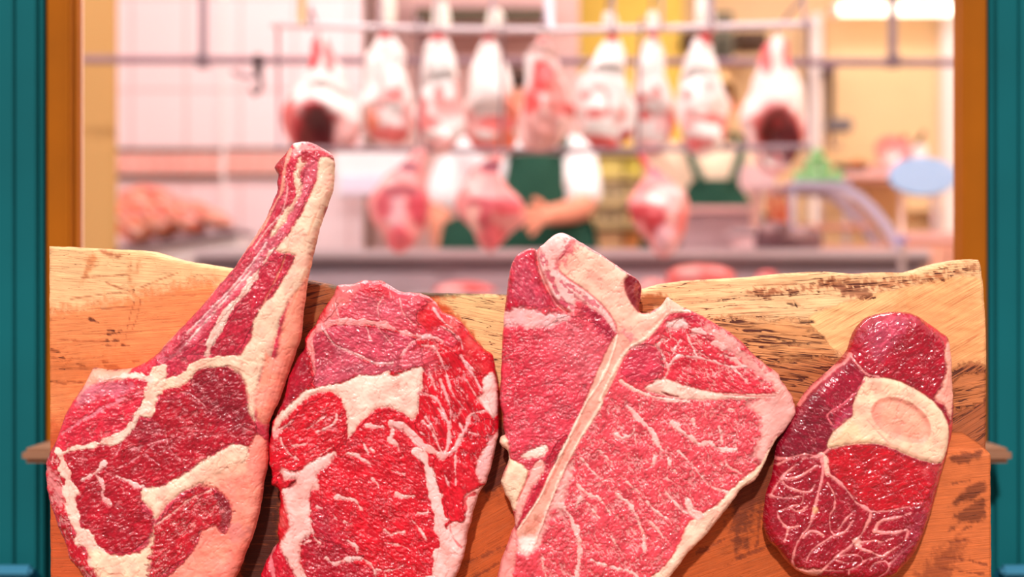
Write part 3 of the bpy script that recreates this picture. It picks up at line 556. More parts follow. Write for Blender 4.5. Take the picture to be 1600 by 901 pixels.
def build_tbone():
    o = np.concatenate([C5('105 280 112 235 122 195 135 168 150 150 172 134 195 122 220 114 245 124 262 108 282 92 305 70 332 50 352 44 372 42 392 48 412 60 445 78 480 100 520 125 560 150 590 170 620 190 652 213 685 236 722 256 742 278 753 302 752 330 748 370 743 400 745 427 768 433 790 430 816 418 840 402 858 385 872 364 882 354 900 366 920 382 962 405 990 417 1020 430 1060 452 1100 475 1142 498 1180 520 1210 545 1242 572 1270 600 1300 632 1335 662 1372 692 1400 710 1424 730 1430 755 1452 782 1475 815 1492 842 1496 870'),
        C6('1546 30 1553 80 1530 118 1502 160 1470 198 1442 232 1420 275 1400 322 1378 365 1364 395 1342 425 1312 440 1282 460 1262 485 1242 512 1210 555 1182 592 1142 642 1102 692 1060 735 1022 772 990 812 962 852 920 905 860 985 760 1060 620 1105 440 1120 240 1090 100 1020 52 950 58 880 70 835 82 795 105 735 128 672 142 640 136 590 120 530 98 495 75 440 76 410 90 370 106 335 112 305 108 272 72 242 66 220 74 196 92 188 84 140 80 80'),
        C5('66 880 66 820 70 750 72 680 76 600 78 540 82 480 86 440 90 400 98 340')])
    s = Sheet(o, 1.35, warp=.6, smooth=2, seed=8)
    s.base((228, 70, 84), 1, -50)
    # strip side
    s.area(C5('80 500 180 500 260 510 400 440 560 500 615 560 600 640 540 780 490 880 450 960 370 1100 300 1200 200 1300 60 1200 70 800'), (218, 58, 78), f=3, mus=1, ang=-28, stretch=1.6)
    s.area(C5('300 520 420 460 540 520 600 580 560 680 480 800 400 700 330 600'), (226, 100, 112), f=26, w=14, op=.7, mus=1)  # strip muscle's pink glaze, wet sheen mixed into its colour
    s.area(C5('90 540 200 520 200 700 220 860 90 901'), (214, 40, 62), f=24, w=14, op=.8)
    s.area(C5('220 112 246 140 240 190 262 260 300 340 345 405 280 400 180 400 85 430 100 280 118 190 160 140'), (188, 20, 48), f=3, mus=1, ang=65)
    s.area(C5('150 170 230 220 270 330 330 400 200 400 110 330'), (214, 84, 108), f=14, w=14, op=.6, mus=.9)
    s.area(C5('480 390 540 420 590 450 620 500 618 560 590 560 540 520 500 460 450 430'), (176, 30, 60), f=5, w=6, op=.9, mus=1)
    s.area(C5('82 430 180 405 290 435 400 425 405 450 340 485 255 502 140 490 85 490'), (244, 178, 178), f=4, w=5, mus=.1)
    # cap gristle
    s.area(C5('245 142 262 110 332 50 400 58 430 80 395 120 352 165 348 212 385 262 450 302 522 352 582 420 622 480 622 520 560 440 500 402 440 372 420 420 360 412 318 360 285 290 262 240'), (244, 188, 182), f=2.5, w=2, mus=.1, dh=1, part='bone')
    for t in ['262 130 275 200 310 270 350 340 385 400', '280 160 300 230 330 300', '400 300 470 350 540 400', '360 280 420 340 480 390', '300 340 350 380 420 400']:
        s.vein(C5(t), 4, 6, (206, 46, 84), op=.7, w=7, mus=.6, dh=-.6)
    s.area(C5('330 50 372 42 405 60 392 110 360 130 340 110'), (248, 214, 206), f=3, w=3, part='bone')
    # T bone
    s.area(C5('350 180 382 140 412 100 432 78 560 152 690 248 668 268 672 325 702 382 742 430 792 432 842 402 882 355 962 405 900 425 850 462 790 535 745 580 700 590 660 640 622 740 570 840 520 910 480 901 540 790 600 690 632 600 632 520 620 470 562 392 482 322 400 266 355 226'), (246, 190, 166), f=1.5, w=1.2, mus=0, part='bone', dh=1)
    s.area(C5('405 60 440 76 420 130 400 170 372 205 345 215 345 180 372 130'), (206, 70, 88), f=5, w=9, op=.85)
    s.vein(C5('430 80 520 130 620 192 690 240'), 4, 3, (206, 56, 80), op=.7, w=4, dh=-.5)
    s.area(C5('688 248 722 256 742 278 753 302 752 335 748 375 742 425 722 408 700 382 674 325 668 275'), (132, 10, 30), f=2.5, w=1.5, mus=.6, part='bone', dh=-5)
    s.area(C5('715 300 740 300 742 380 728 380'), (200, 90, 70), f=3, w=4, op=.5)
    s.area(C5('660 500 700 520 720 560 690 580 650 560 640 530'), (226, 110, 120), f=6, w=8, op=.8)
    s.vein(C5('352 228 400 268 482 324 562 394 612 460 632 520'), 1.6, 1.6, (226, 120, 120), dh=-1.4, w=1)
    # stem
    stem = np.concatenate([C5('622 540 700 590 650 660 600 750 550 850'), C6('560 60 500 160 445 250 395 340 350 440 310 540 270 640 240 720 200 740 160 700 150 660 210 580 260 500 310 400 360 290 420 180 480 50')])
    s.area(stem, (240, 168, 148), f=2, w=1, mus=.1, part='bone')
    s.vein(np.concatenate([C5('632 540 620 590 590 680 540 780'), C6('500 20 440 145 375 270 315 395 265 500 205 590 158 660')]), 3.5, 3, (252, 218, 196), w=1, mus=0, dh=1.5)
    s.vein(np.concatenate([C5('985 424 900 424 850 465 800 525 745 572 700 592 650 655 600 745 552 845'), C6('575 30 520 120 462 212 402 330 352 440 305 555 272 650 240 725')]), 5, 4, (252, 214, 190), w=1.4, mus=0, dh=1.5)
    s.vein(C6('470 130 400 260 340 380 290 490'), 1.5, 2, (206, 120, 100), w=3, dh=-1.2)
    s.area(C6('230 600 275 590 250 660 220 690 185 680'), (196, 116, 92), f=4, w=6, op=.7)
    s.area(C6('165 700 240 700 260 740 220 770 200 790 165 760'), (252, 214, 206), f=5, w=4, mus=0, part='bone')
    s.area(C6('430 330 405 460 375 530 390 600 340 560 300 640 270 720 250 700 300 580 350 460 400 350'), (246, 180, 172), f=5, w=5, mus=.1)
    # red sliver, left fats
    s.area(C6('375 205 400 200 340 300 300 400 240 520 180 610 150 665 148 630 190 550 250 450 290 330 330 260'), (188, 22, 50), f=3, w=3, mus=1, ang=-60)
    s.area(C6('66 200 92 186 112 250 110 290 145 320 205 360 205 400 165 500 138 570 100 500 72 440 80 390 110 330 70 250'), (250, 212, 180), f=2, w=2, mus=0, dh=1.5, part='fat_cap')
    s.area(C6('282 310 280 380 212 475 175 580 150 640 138 600 165 500 200 420 240 335'), (248, 172, 162), f=2, w=2, mus=0, part='fat_cap')
    s.vein(C6('210 370 190 440 150 520'), 1.5, 1.5, (196, 80, 70), dh=-2, w=1)
    s.area(C6('168 290 235 252 292 238 302 268 272 300 205 305'), (252, 216, 200), f=2, w=2.5, mus=0)
    s.area(C6('60 860 80 795 105 735 130 672 145 660 150 800 130 880 150 1000 60 980'), (244, 150, 144), f=3, w=3, mus=.1, part='fat_cap')
    # upper right tenderloin cluster
    s.area(C5('820 570 900 490 1000 440 1100 480 1240 580 1400 730 1440 800 1320 840 1100 850 900 780 850 720'), (220, 48, 66), f=4, mus=1, ang=30)
    s.area(C5('930 430 1000 438 1075 480 1065 502 1000 485 940 462'), (204, 32, 60), f=3, w=3, mus=.8)
    s.area(C5('870 470 950 465 980 490 900 505'), (250, 206, 200), f=4, w=4, mus=0)
    s.area(C5('1060 500 1180 540 1260 620 1360 700 1440 760 1400 790 1290 720 1200 640 1120 580'), (246, 176, 168), f=8, w=9, mus=.2, op=.85)
    for t, w in [('1010 510 1060 530', 8), ('1095 570 1150 605', 9), ('1160 640 1200 655 1240 690', 7), ('1220 605 1235 615', 5), ('820 585 855 640 880 700 862 745', 4), ('880 690 920 642 1000 642 1090 662 1180 690 1260 690', 4.5), ('1190 690 1230 730 1260 765', 4), ('960 500 990 580 1020 640', 2.6), ('900 620 940 560', 2), ('700 600 760 590 820 590 850 560', 5)]:
        s.vein(C5(t), w, w * .7, (248, 186, 182), w=4, mus=0)
    s.area(C5('890 700 960 650 1080 665 1140 700 1100 730 960 702'), (216, 36, 58), f=3, w=3, mus=.8)
    s.area(C5('720 600 800 580 850 640 850 720 760 760 690 760 660 700'), (206, 52, 76), f=6, w=5, mus=1, ang=-20)
    s.area(C5('768 790 850 748 930 770 1030 800 1150 820 1300 824 1400 832 1300 846 1100 848 980 850 900 838 820 822'), (250, 202, 184), f=2, w=2, mus=0, dh=1.5, part='fat_seam')
    s.vein(C5('650 760 720 802 800 832 880 850 1000 862'), 6, 3, (248, 190, 180), w=3, mus=0)
    s.vein(C5('850 815 890 830 930 835'), 2.5, 2, (150, 20, 40), w=2, dh=-2.5)
    s.vein(C5('1150 826 1250 832 1400 835'), 1.4, 1.6, (190, 40, 60), w=1, dh=-2)
    # tip and outer fat
    s.area(np.concatenate([C5('1340 700 1424 730 1452 780 1492 842'), C6('1546 0 1555 80 1502 160 1442 232 1400 322 1350 320 1330 280 1370 210 1360 100 1300 30'), C5('1290 850 1380 830 1400 790')]), (246, 178, 168), f=6, w=6, mus=.1, op=.95, part='fat_cap')
    s.area(C6('1405 300 1404 330 1364 400 1342 428 1282 462 1242 515 1182 595 1102 695 1022 775 962 855 905 930 780 1060 700 1060 800 920 880 850 950 760 985 680 1010 630 1080 575 1165 520 1230 450 1300 390 1360 340'), (250, 204, 178), f=2, w=2, mus=0, dh=1, part='fat_cap')
    s.vein(C6('1450 200 1380 330 1330 400 1260 450'), 4, 4, (252, 220, 186), w=2, dh=.5)
    s.vein(C6('1060 590 1030 575 1010 550 990 510'), 14, 2, (248, 190, 180), w=3)
    # marbling of the large muscle
    for t, w in [('700 40 735 75 760 110 800 140 830 180 860 240 900 290 920 340 945 375', 7), ('640 180 680 200 728 182 740 150', 5), ('930 130 1000 190 1060 232 1110 225 1150 250 1240 262', 8), ('650 480 720 540 752 600 762 640 785 680 790 760', 6.5), ('370 540 415 590 440 640 460 700 465 790 452 901 460 1000', 9), ('280 800 285 850 300 901', 4), ('520 810 570 830 640 850 700 862 740 880 760 920', 5), ('470 300 530 370 560 400', 3), ('455 440 520 490 560 500 620 580', 4), ('500 520 560 600', 3), ('900 480 960 550 1000 580', 5), ('1000 500 1040 560', 3), ('1040 350 1110 440 1200 470', 4), ('620 690 650 740', 3), ('820 620 870 680 880 700', 5), ('800 520 860 580 920 610', 4), ('560 260 620 320', 2.5), ('740 180 750 260', 2), ('840 290 830 330 800 320', 4), ('960 270 1010 320', 4), ('1160 150 1180 230', 5), ('1200 340 1270 380', 4), ('1030 110 1040 150', 5), ('1210 60 1230 60', 6), ('1240 230 1250 270', 4), ('470 500 440 560', 6), ('560 430 620 400', 3), ('700 420 760 470', 3), ('900 400 960 440', 2.5)]:
        s.vein(C6(t), w, w * .45, (250, 184, 178), w=4.5, mus=0)
    R = np.concatenate([C6('600 0 1360 0 1400 100 1350 300 1230 440 1000 620 900 800 780 1060 300 1060 270 740 400 360')])
    s.marble((248, 160, 160), .85, 7, 52, 2.6, .07, region=R, seed=2.5)
    s.marble((248, 160, 160), .55, 9, -40, 2.2, .05, region=R, seed=5.5)
    s.marble((246, 150, 160), .55, 6, -28, 1.8, .06, region=C5('80 500 400 440 600 640 300 1200 60 1200'), seed=3.5)
    s.marble((250, 180, 176), .7, 8, 30, 2.0, .07, region=C5('820 570 1000 440 1240 580 1440 800 900 780'), seed=9)
    def hf(x, y):
        gap = np.minimum(np.hypot(x - 838, y - 392), 60)
        crease = -sdf_crease(x, y)
        return crease
    cr = spline(C5('245 128 246 170 252 205 272 260 292 305 320 360 350 400 400 430'), False, 3)
    def sdf_crease(x, y):
        b = np.full(x.shape, 1e9)
        for j in range(len(cr) - 1):
            ax, ay = cr[j]; ex, ey = cr[j + 1] - cr[j]
            t = np.clip(((x - ax) * ex + (y - ay) * ey) / (ex * ex + ey * ey + 1e-9), 0, 1)
            b = np.minimum(b, np.hypot(x - ax - ex * t, y - ay - ey * t))
        return 9 * np.exp(-(b / 3.2) ** 2)
    return s.finish('t_bone_steak', M_meat, YB - .001, 44, 13, dict(label='T-shaped bone steak with pale marbled meat, its bone corner standing above the board edge', category='steak', group='raw beef cuts on the board'),
        PS * .995, partmats={'bone': M_bone, 'fat_cap': M_fat, 'fat_seam': M_fat}, hfun=hf, lump=.8)

def build_shank():
    o = C7('400 75 425 66 450 60 480 56 510 55 538 58 560 65 582 76 600 90 622 104 642 120 660 132 669 150 672 180 676 212 677 255 679 300 682 350 681 400 678 442 670 480 658 520 646 560 636 600 626 640 614 680 602 720 588 760 572 800 548 840 520 872 500 892 478 905 440 914 400 918 340 914 280 908 235 905 200 896 172 880 150 860 130 835 110 810 92 792 80 770 72 740 71 710 75 675 80 640 90 610 100 580 106 540 110 500 118 475 130 450 148 410 170 370 185 345 200 320 225 292 250 268 275 248 300 225 322 202 340 180 347 160 352 138 362 118 376 98')
    s = Sheet(o, 1.3, warp=.35, smooth=2, seed=12)
    s.base((158, 8, 34), 1, -40)
    s.area(C7('345 205 345 140 400 75 510 52 600 90 640 165 640 240 625 300 590 325 520 285 440 262 395 250'), (168, 10, 36), f=3, mus=1, ang=-38, stretch=2.6)
    s.area(C7('400 100 480 66 540 80 480 150 440 200 400 200'), (206, 84, 112), f=14, w=12, op=.6, mus=1)  # broad sheen of the wet top muscle painted as pink
    s.area(C7('352 180 400 170 430 260 392 250'), (186, 20, 48), f=6, w=4, op=.8)
    s.area(C7('560 62 600 88 642 118 668 148 674 210 650 170 620 130 590 100'), (206, 34, 54), f=3, w=3, mus=.5)
    s.area(C7('250 280 300 230 340 212 385 255 380 310 340 350 300 400 270 370 240 330'), (160, 18, 46), f=3, mus=1, ang=60)
    s.area(C7('125 450 200 330 240 320 290 400 275 480 200 510 110 520'), (132, 10, 36), f=3, mus=1, ang=20)
    s.area(C7('300 400 340 355 372 330 350 390 300 432 285 420'), (196, 60, 92), f=5, w=5, op=.8)
    # bone ring and marrow
    s.area(C7('388 262 400 264 470 268 540 296 602 338 642 388 659 440 654 500 632 535 580 530 520 508 460 482 400 472 330 477 272 488 278 450 308 420 348 385 350 350 370 300'), (250, 206, 172), f=1.6, w=1.0, mus=0, dh=3, part='bone_ring')
    s.area(C7('345 400 370 440 400 470 330 477 275 486 290 440'), (248, 206, 160), f=6, w=4, op=.7)
    s.vein(C7('395 400 430 440 460 470'), 2, 2, (226, 150, 140), w=2, mus=0, op=.6, dh=-1)
    s.area(C7('430 334 460 326 495 328 550 354 588 396 597 440 575 470 522 469 455 442 416 402 406 362'), (240, 158, 134), f=1.6, w=.8, mus=0, dh=-4, part='marrow')
    s.area(C7('440 350 500 340 560 380 580 440 540 460 470 430 430 390'), (248, 180, 150), f=14, w=8, op=.6)
    # central red muscle
    s.area(C7('270 502 330 480 400 477 460 492 530 522 600 552 612 602 582 642 562 672 480 682 420 687 360 652 310 592 275 550'), (190, 6, 28), f=2, w=1, mus=1, ang=-20, stretch=2.5)
    s.area(C7('560 545 625 545 640 570 620 640 600 720 570 680 600 620'), (196, 20, 42), f=4, w=4, op=.9, mus=.7)
    # flank fat right
    s.area(C7('642 190 655 160 669 152 676 210 679 300 672 370 664 395 640 350 610 330 630 300 650 240'), (250, 170, 150), f=3, w=2.5, mus=0, part='fat_rim')
    s.area(C7('660 420 680 400 682 440 664 500 646 565 626 645 600 730 572 800 520 875 500 880 560 790 600 690 620 600 636 540 655 500'), (214, 60, 60), f=3, w=3, mus=.3, part='fat_rim#2')
    s.vein(C7('345 190 330 215 300 232 260 268 215 310 185 352'), 5, 4, (240, 130, 130), w=2, mus=0)
    s.vein(C7('345 195 370 230 395 252 430 262'), 3, 5, (240, 140, 140), w=2, mus=0)
    s.vein(C7('385 275 350 320 315 350 270 380 280 410'), 3, 3, (226, 90, 110), w=2, mus=0)
    s.vein(C7('110 525 150 518 200 508 240 514 270 494'), 4, 4, (236, 130, 130), w=1.5, mus=0)
    s.vein(C8('455 40 480 70 490 120 505 175'), 7, 9, (250, 190, 172), w=1.5, mus=0)
    for t, w in [('450 40 470 130 458 220 430 330 405 440 372 540 310 620 272 700 262 800 300 850 380 880', 4), ('505 175 600 250 660 320 700 375 760 410 805 445', 5), ('805 445 790 500 745 580 690 650 570 750 490 820 450 880', 5), ('820 440 950 430 1076 402', 2), ('500 240 532 290 552 350 545 420 515 470 520 560 550 605', 2.4),
                 ('330 620 370 585 410 578 470 605', 4), ('550 605 460 660 390 712 355 775', 3), ('580 560 620 500 670 450', 3), ('550 605 620 580 680 500', 3.5), ('160 112 240 72 330 60 440 62', 3), ('190 195 245 140 330 72', 3), ('180 212 260 205 320 185 425 118', 4), ('180 212 225 270 320 300 380 298 410 250', 3.6), ('110 332 200 342 320 332', 4), ('150 440 250 402 320 380 332 312', 3), ('150 440 170 500 230 552 310 535', 4), ('230 555 200 650', 3), ('110 330 150 250 185 212', 2), ('240 410 300 440 360 400', 3),  # strokes right of centre in this row are painted glare, the rest veins
                 ('830 580 870 505 980 482 1080 448', 4.5), ('830 580 950 588 1055 568 1040 632 960 702 880 752 810 722 735 700', 4.5), ('735 655 830 640 880 650 960 618', 2.4), ('880 752 780 772 660 842 480 852', 2.4), ('560 762 640 740 720 745 745 775', 2), ('560 782 640 795 710 788', 2), ('800 842 830 800 900 786 935 805 1000 740 1100 660', 2.6), ('935 805 915 860 860 900', 2), ('710 680 760 715', 3), ('650 840 650 880', 2.5)]:
        s.vein(C8(t), w, w * .65, (238, 140, 140), w=1.8, mus=0, dh=.9)
    s.area(C8('680 640 710 620 735 650 720 680 690 680'), (246, 170, 160), f=2, w=2, mus=0)
    s.area(C8('395 415 425 405 432 435 405 450'), (240, 170, 130), f=2, w=1, mus=0, dh=1)
    s.area(C8('270 850 380 850 450 835 470 860 440 895 360 905 300 890'), (248, 170, 156), f=3, w=3, mus=0, part='fat_rim#3')
    s.area(C7('560 690 600 700 590 740 540 800 500 850 480 840 540 760'), (156, 40, 62), f=8, w=10, op=.7, mus=1, ang=-45)
    s.marble((226, 110, 122), .45, 9, 40, 2.4, .035, seed=6)
    return s.finish('beef_shank', M_wet, YB - .001, 42, 22, dict(label='small dark red beef shank slice with a round pale marrow bone', category='beef shank', group='raw beef cuts on the board'),
        PS * .995, partmats={'bone_ring': M_bone, 'marrow': M_bone, 'fat_rim': M_fat}, lump=.8, fibre=.9)

build_board(); build_tomahawk(); build_ribeye(); build_tbone(); build_shank()
POW = 15.5; SKY = 1.05; SUN = 3.3; EXPO = 0.0
# ================================================================ helpers for the shop
def link(name, me, mat, parent=None, smooth=False):
    ob = bpy.data.objects.new(name, me); C.objects.link(ob)
    for m in (mat if isinstance(mat, (list, tuple)) else [mat]): me.materials.append(m)
    if smooth: me.polygons.foreach_set('use_smooth', [True] * len(me.polygons))
    if parent: ob.parent = parent; ob.location = -Vector(parent.location)
    return ob
def mesh(name, v, f, mat, parent=None, smooth=False):
    me = bpy.data.meshes.new(name); me.from_pydata([tuple(a) for a in v], [], f); me.update()
    return link(name, me, mat, parent, smooth)
def empty(name, loc, label=None, cat=None, group=None):
    o = bpy.data.objects.new(name, None); C.objects.link(o); o.location = loc; o.empty_display_size = .05
    return tag(o, label, cat, group)
def box(name, a, b, mat, parent=None, bev=.004):
    import bmesh
    bm = bmesh.new(); bmesh.ops.create_cube(bm, size=1.0)
    for v in bm.verts:
        v.co = Vector([(a[i] + b[i]) / 2 + v.co[i] * abs(b[i] - a[i]) for i in range(3)])
    if bev: bmesh.ops.bevel(bm, geom=list(bm.edges), offset=min(bev, .3 * min(abs(b[i] - a[i]) for i in range(3))), segments=2, affect='EDGES')
    me = bpy.data.meshes.new(name); bm.to_mesh(me); bm.free()
    return link(name, me, mat, parent)
def pbox(name, x0, y0, x1, y1, Y, dep, mat, parent=None, bev=.004):
    """box whose front face, at distance Y, spans the given pixels"""
    return box(name, (X(x0, Y), Y, Z(y1, Y)), (X(x1, Y), Y + dep, Z(y0, Y)), mat, parent, bev)
def sweep(name, pts, r, mat, parent=None, seg=12, taper=None, flat=1.0):
    pts = [Vector(p) for p in pts]; V = []; Fc = []; n = len(pts)
    for i, p in enumerate(pts):
        t = (pts[min(i + 1, n - 1)] - pts[max(i - 1, 0)]).normalized()
        up = Vector((0, 1, 0)) if abs(t.y) < .9 else Vector((1, 0, 0))
        a = t.cross(up).normalized(); b = t.cross(a).normalized()
        rr = r if taper is None else taper[i]
        for k in range(seg):
            q = 2 * PI * k / seg; V.append(p + (a * math.cos(q) + b * math.sin(q) * flat) * rr)
    for i in range(n - 1):
        for k in range(seg): Fc.append((i * seg + k, i * seg + (k + 1) % seg, (i + 1) * seg + (k + 1) % seg, (i + 1) * seg + k))
    Fc.append(tuple(range(seg))); Fc.append(tuple(range((n - 1) * seg, n * seg))[::-1])
    return mesh(name, V, Fc, mat, parent, True)
def lathe(name, prof, cx, cy, mat, parent=None, seg=28):
    V = []; Fc = []
    for r, z in prof:
        for k in range(seg): q = 2 * PI * k / seg; V.append((cx + max(r, .0004) * math.cos(q), cy + max(r, .0004) * math.sin(q), z))
    for i in range(len(prof) - 1):
        for k in range(seg): Fc.append((i * seg + k, i * seg + (k + 1) % seg, (i + 1) * seg + (k + 1) % seg, (i + 1) * seg + k))
    Fc.append(tuple(range(seg))[::-1]); Fc.append(tuple(range((len(prof) - 1) * seg, len(prof) * seg)))
    return mesh(name, V, Fc, mat, parent, True)

def vcol_material(name, rough=.45, coat=.15):
    m, nt, b = newmat(name); a = N(nt, 'ShaderNodeAttribute', attribute_name='Col')
    tc = N(nt, 'ShaderNodeTexCoord'); n = N(nt, 'ShaderNodeTexNoise', Scale=60.0, Detail=4.0); nt.links.new(tc.outputs['Object'], n.inputs['Vector'])
    mr = N(nt, 'ShaderNodeMapRange'); mr.inputs['To Min'].default_value = .85; mr.inputs['To Max'].default_value = 1.15; nt.links.new(n.outputs['Fac'], mr.inputs['Value'])
    v = N(nt, 'ShaderNodeVectorMath', operation='SCALE'); nt.links.new(a.outputs['Color'], v.inputs[0]); nt.links.new(mr.outputs[0], v.inputs['Scale']); nt.links.new(v.outputs[0], b.inputs['Base Color'])
    bp = N(nt, 'ShaderNodeBump', Strength=.4, Distance=.004); nt.links.new(n.outputs['Fac'], bp.inputs['Height']); nt.links.new(bp.outputs[0], b.inputs['Normal'])
    b.inputs['Roughness'].default_value = rough; b.inputs['Coat Weight'].default_value = coat
    return m
M_hung = vcol_material('hung_meat')

def blob(name, rows, Y, base, patches, parent=None, depth=.7, lump=.012, seed=0, dents=(), mat=None):
    """solid hanging piece: horizontal slices (py, centre px, width px); patches (px, py, rx, ry, colour) are tissue on the side facing the street"""
    rows = np.array(rows, float); n = 46; seg = 40
    ys = np.linspace(rows[0, 0], rows[-1, 0], n); t = np.linspace(0, 1, n)
    cx = np.interp(ys, rows[:, 0], rows[:, 1]); w = np.interp(ys, rows[:, 0], rows[:, 2])
    k = np.array([.25, .5, .25])
    for _ in range(3):
        cx[1:-1] = np.convolve(cx, k, 'same')[1:-1]; w[1:-1] = np.convolve(w, k, 'same')[1:-1]
    w = w * np.minimum(1, np.sqrt(np.minimum(t, 1 - t) * n / 2.2 + .02))
    s = Y / F; V = []; col = []
    for i in range(n):
        for j in range(seg):
            q = 2 * PI * j / seg; dx = math.cos(q); dy = math.sin(q)
            x = X(cx[i], Y) + dx * w[i] / 2 * s; y = Y + dy * w[i] / 2 * s * depth; z = Z(ys[i], Y)
            nz = mnoise.fractal(Vector((x * 14 + seed * 7, y * 14, z * 10)), 1.0, 2.0, 3)
            x += dx * nz * lump * 1.6; y += dy * nz * lump * 2
            px = cx[i] + dx * w[i] / 2; py = ys[i]; c = lin(base).copy()
            c2 = mnoise.fractal(Vector((x * 22, y * 22, z * 12 + seed)), 1.0, 2.0, 3)
            c = c * (1 - .10 * max(0, c2))
            if dy < .35:
                for (ax, ay, rx, ry, cc) in patches:
                    dd = ((px - ax) / rx) ** 2 + ((py - ay) / ry) ** 2
                    m = float(np.clip((1.25 - dd + c2 * .7) / .5, 0, 1)); c = c * (1 - m) + lin(cc) * m
                for (ax, ay, rx, ry, dep) in dents:
                    dd = ((px - ax) / rx) ** 2 + ((py - ay) / ry) ** 2
                    y += dep * max(0, 1 - dd)
            V.append((x, y, z)); col.append((*c, 1))
    Fc = [(i * seg + j, i * seg + (j + 1) % seg, (i + 1) * seg + (j + 1) % seg, (i + 1) * seg + j) for i in range(n - 1) for j in range(seg)]
    Fc.append(tuple(range(seg))[::-1]); Fc.append(tuple(range((n - 1) * seg, n * seg)))
    ob = mesh(name, V, Fc, mat or M_hung, parent, True)
    a = ob.data.attributes.new('Col', 'FLOAT_COLOR', 'POINT'); a.data.foreach_set('color', np.array(col).ravel())
    return ob

def tile_material(name, col, grout, w, h, off=.0):
    m, nt, b = newmat(name); tc = N(nt, 'ShaderNodeTexCoord'); mp = N(nt, 'ShaderNodeMapping'); mp.inputs['Rotation'].default_value = (PI / 2, 0, 0)
    nt.links.new(tc.outputs['Object'], mp.inputs['Vector'])
    br = N(nt, 'ShaderNodeTexBrick', offset=off); br.inputs['Scale'].default_value = 1.0
    br.inputs['Color1'].default_value = L4(col); br.inputs['Color2'].default_value = L4([min(255, c + 3) for c in col]); br.inputs['Mortar'].default_value = L4(grout)
    br.inputs['Mortar Size'].default_value = .006; br.inputs['Brick Width'].default_value = w; br.inputs['Row Height'].default_value = h
    nt.links.new(mp.outputs[0], br.inputs['Vector']); nt.links.new(br.outputs['Color'], b.inputs['Base Color']); b.inputs['Roughness'].default_value = .35
    return m

TEAL = plain('teal_paint', (0, 92, 98), .8, var=.25, scale=5, bump=.1)
BROWN = plain('varnished_brown_wood', (156, 86, 0), .8, var=.35, scale=7, bump=.15)
SILLW = plain('weathered_sill_wood', (140, 100, 76), .8, var=.15, scale=12)
PINKW = tile_material('pink_white_tiles', (252, 226, 228), (238, 200, 200), .17, .29)
CREAMW = plain('cream_wall_paint', (250, 214, 168), .7, var=.04)
YELW = plain('yellow_wall_paint', (240, 204, 96), .7, var=.06)
ROSEW = plain('rose_beige_wall_paint', (232, 190, 184), .7, var=.06)
TANW = plain('tan_pillar_paint', (206, 160, 100), .8, var=.05, scale=3)
STEEL = plain('brushed_steel', (160, 136, 144), .4, metal=.3, var=.1)
DARKST = plain('dull_grey_steel', (140, 116, 122), .45, metal=.3, var=.1)
PALEST = plain('pale_steel', (226, 204, 208), .35, metal=.2, var=.05)
WHITE = plain('white_enamel', (250, 238, 236), .4, var=.03)
BLACK = plain('dark_iron', (60, 46, 48), .5, metal=.4)
SALMON = plain('salmon_laminate', (240, 176, 154), .5, var=.06)
GREY = plain('street_paving', (150, 145, 140), .8, var=.12, bump=.3)
FLOORM = tile_material('shop_floor_tiles', (216, 200, 190), (180, 160, 150), .3, .3)

# ---------------------------------------------------------------- shell of the shop
def st(o): o['kind'] = 'structure'; return o
RY0, RY1, RX = 1.66, 5.1, 2.3
st(box('floor', (-3, -2.5, -.1), (3, 5.3, 0), GREY, bev=0))
st(box('floor_tiled', (-RX, RY0 + .02, 0), (RX, RY1, .012), FLOORM, bev=0))
st(box('ceiling', (-RX - .1, RY0, 2.62), (RX + .1, RY1 + .1, 2.72), WHITE, bev=0))
st(box('wall_left', (-RX - .1, RY0, 0), (-RX, RY1, 2.62), PINKW, bev=0)); st(box('wall_right', (RX, RY0, 0), (RX + .1, RY1, 2.62), CREAMW, bev=0))
st(box('wall_back', (-RX, RY1, 0), (RX, RY1 + .1, 2.62), CREAMW, bev=0))
# cladding fields on and before the back wall
YT = 4.4
st(box('wall_back_tiled', (-RX, YT, .012), (X(565, YT), YT + .12, 2.62), PINKW, bev=0))
st(box('wall_back_rose', (X(565, YT), 4.7, .012), (X(905, 4.7), 4.8, 2.62), ROSEW, bev=0))
st(box('wall_back_yellow', (X(905, 4.7), 4.9, .012), (X(1068, 4.9), 5.0, 2.62), YELW, bev=0))
st(box('trim_1', (X(346, YT), YT - .012, .5), (X(353, YT), YT, 2.62), WHITE))
# decorative tile border with slanted lozenges
def border(x0, x1, name):
    s_ = YT / F; v = []; f = []; mi = []
    def quad(a, b, c, d, m, y):
        i = len(v)
        for p in (a, b, c, d): v.append(Vector((X(p[0], YT), y, Z(p[1], YT))))
        f.append((i, i + 1, i + 2, i + 3)); mi.append(m)
    o = box(name, (X(x0, YT), YT - .008, Z(272, YT)), (X(x1, YT), YT, Z(238, YT)), plain(name + '_pink', (250, 190, 180), .4), bev=.002)
    st(o)
    import bmesh
    n = int((x1 - x0) / 22); bm = bmesh.new()
    for i in range(n):
        a = x0 + i * 22 + 4
        for pts in ([(a, 266), (a + 11, 244), (a + 17, 244), (a + 6, 266)],):
            fr = [bm.verts.new((X(p[0], YT), YT - .0105, Z(p[1], YT))) for p in pts]; bk = [bm.verts.new((X(p[0], YT), YT - .0065, Z(p[1], YT))) for p in pts]
            bm.faces.new(fr)
            for k in range(4): bm.faces.new((fr[k], bk[k], bk[(k + 1) % 4], fr[(k + 1) % 4]))
    if n:
        me = bpy.data.meshes.new('lozenge_pattern'); bm.to_mesh(me)
        st(link('lozenge_pattern', me, plain('lozenge_coral', (246, 158, 140), .4))).parent = o
    bm.free()
border(120, 346, 'trim_2'); border(353, 520, 'trim_3')
OL = plain('olive_border_tile', (96, 90, 78), .6)
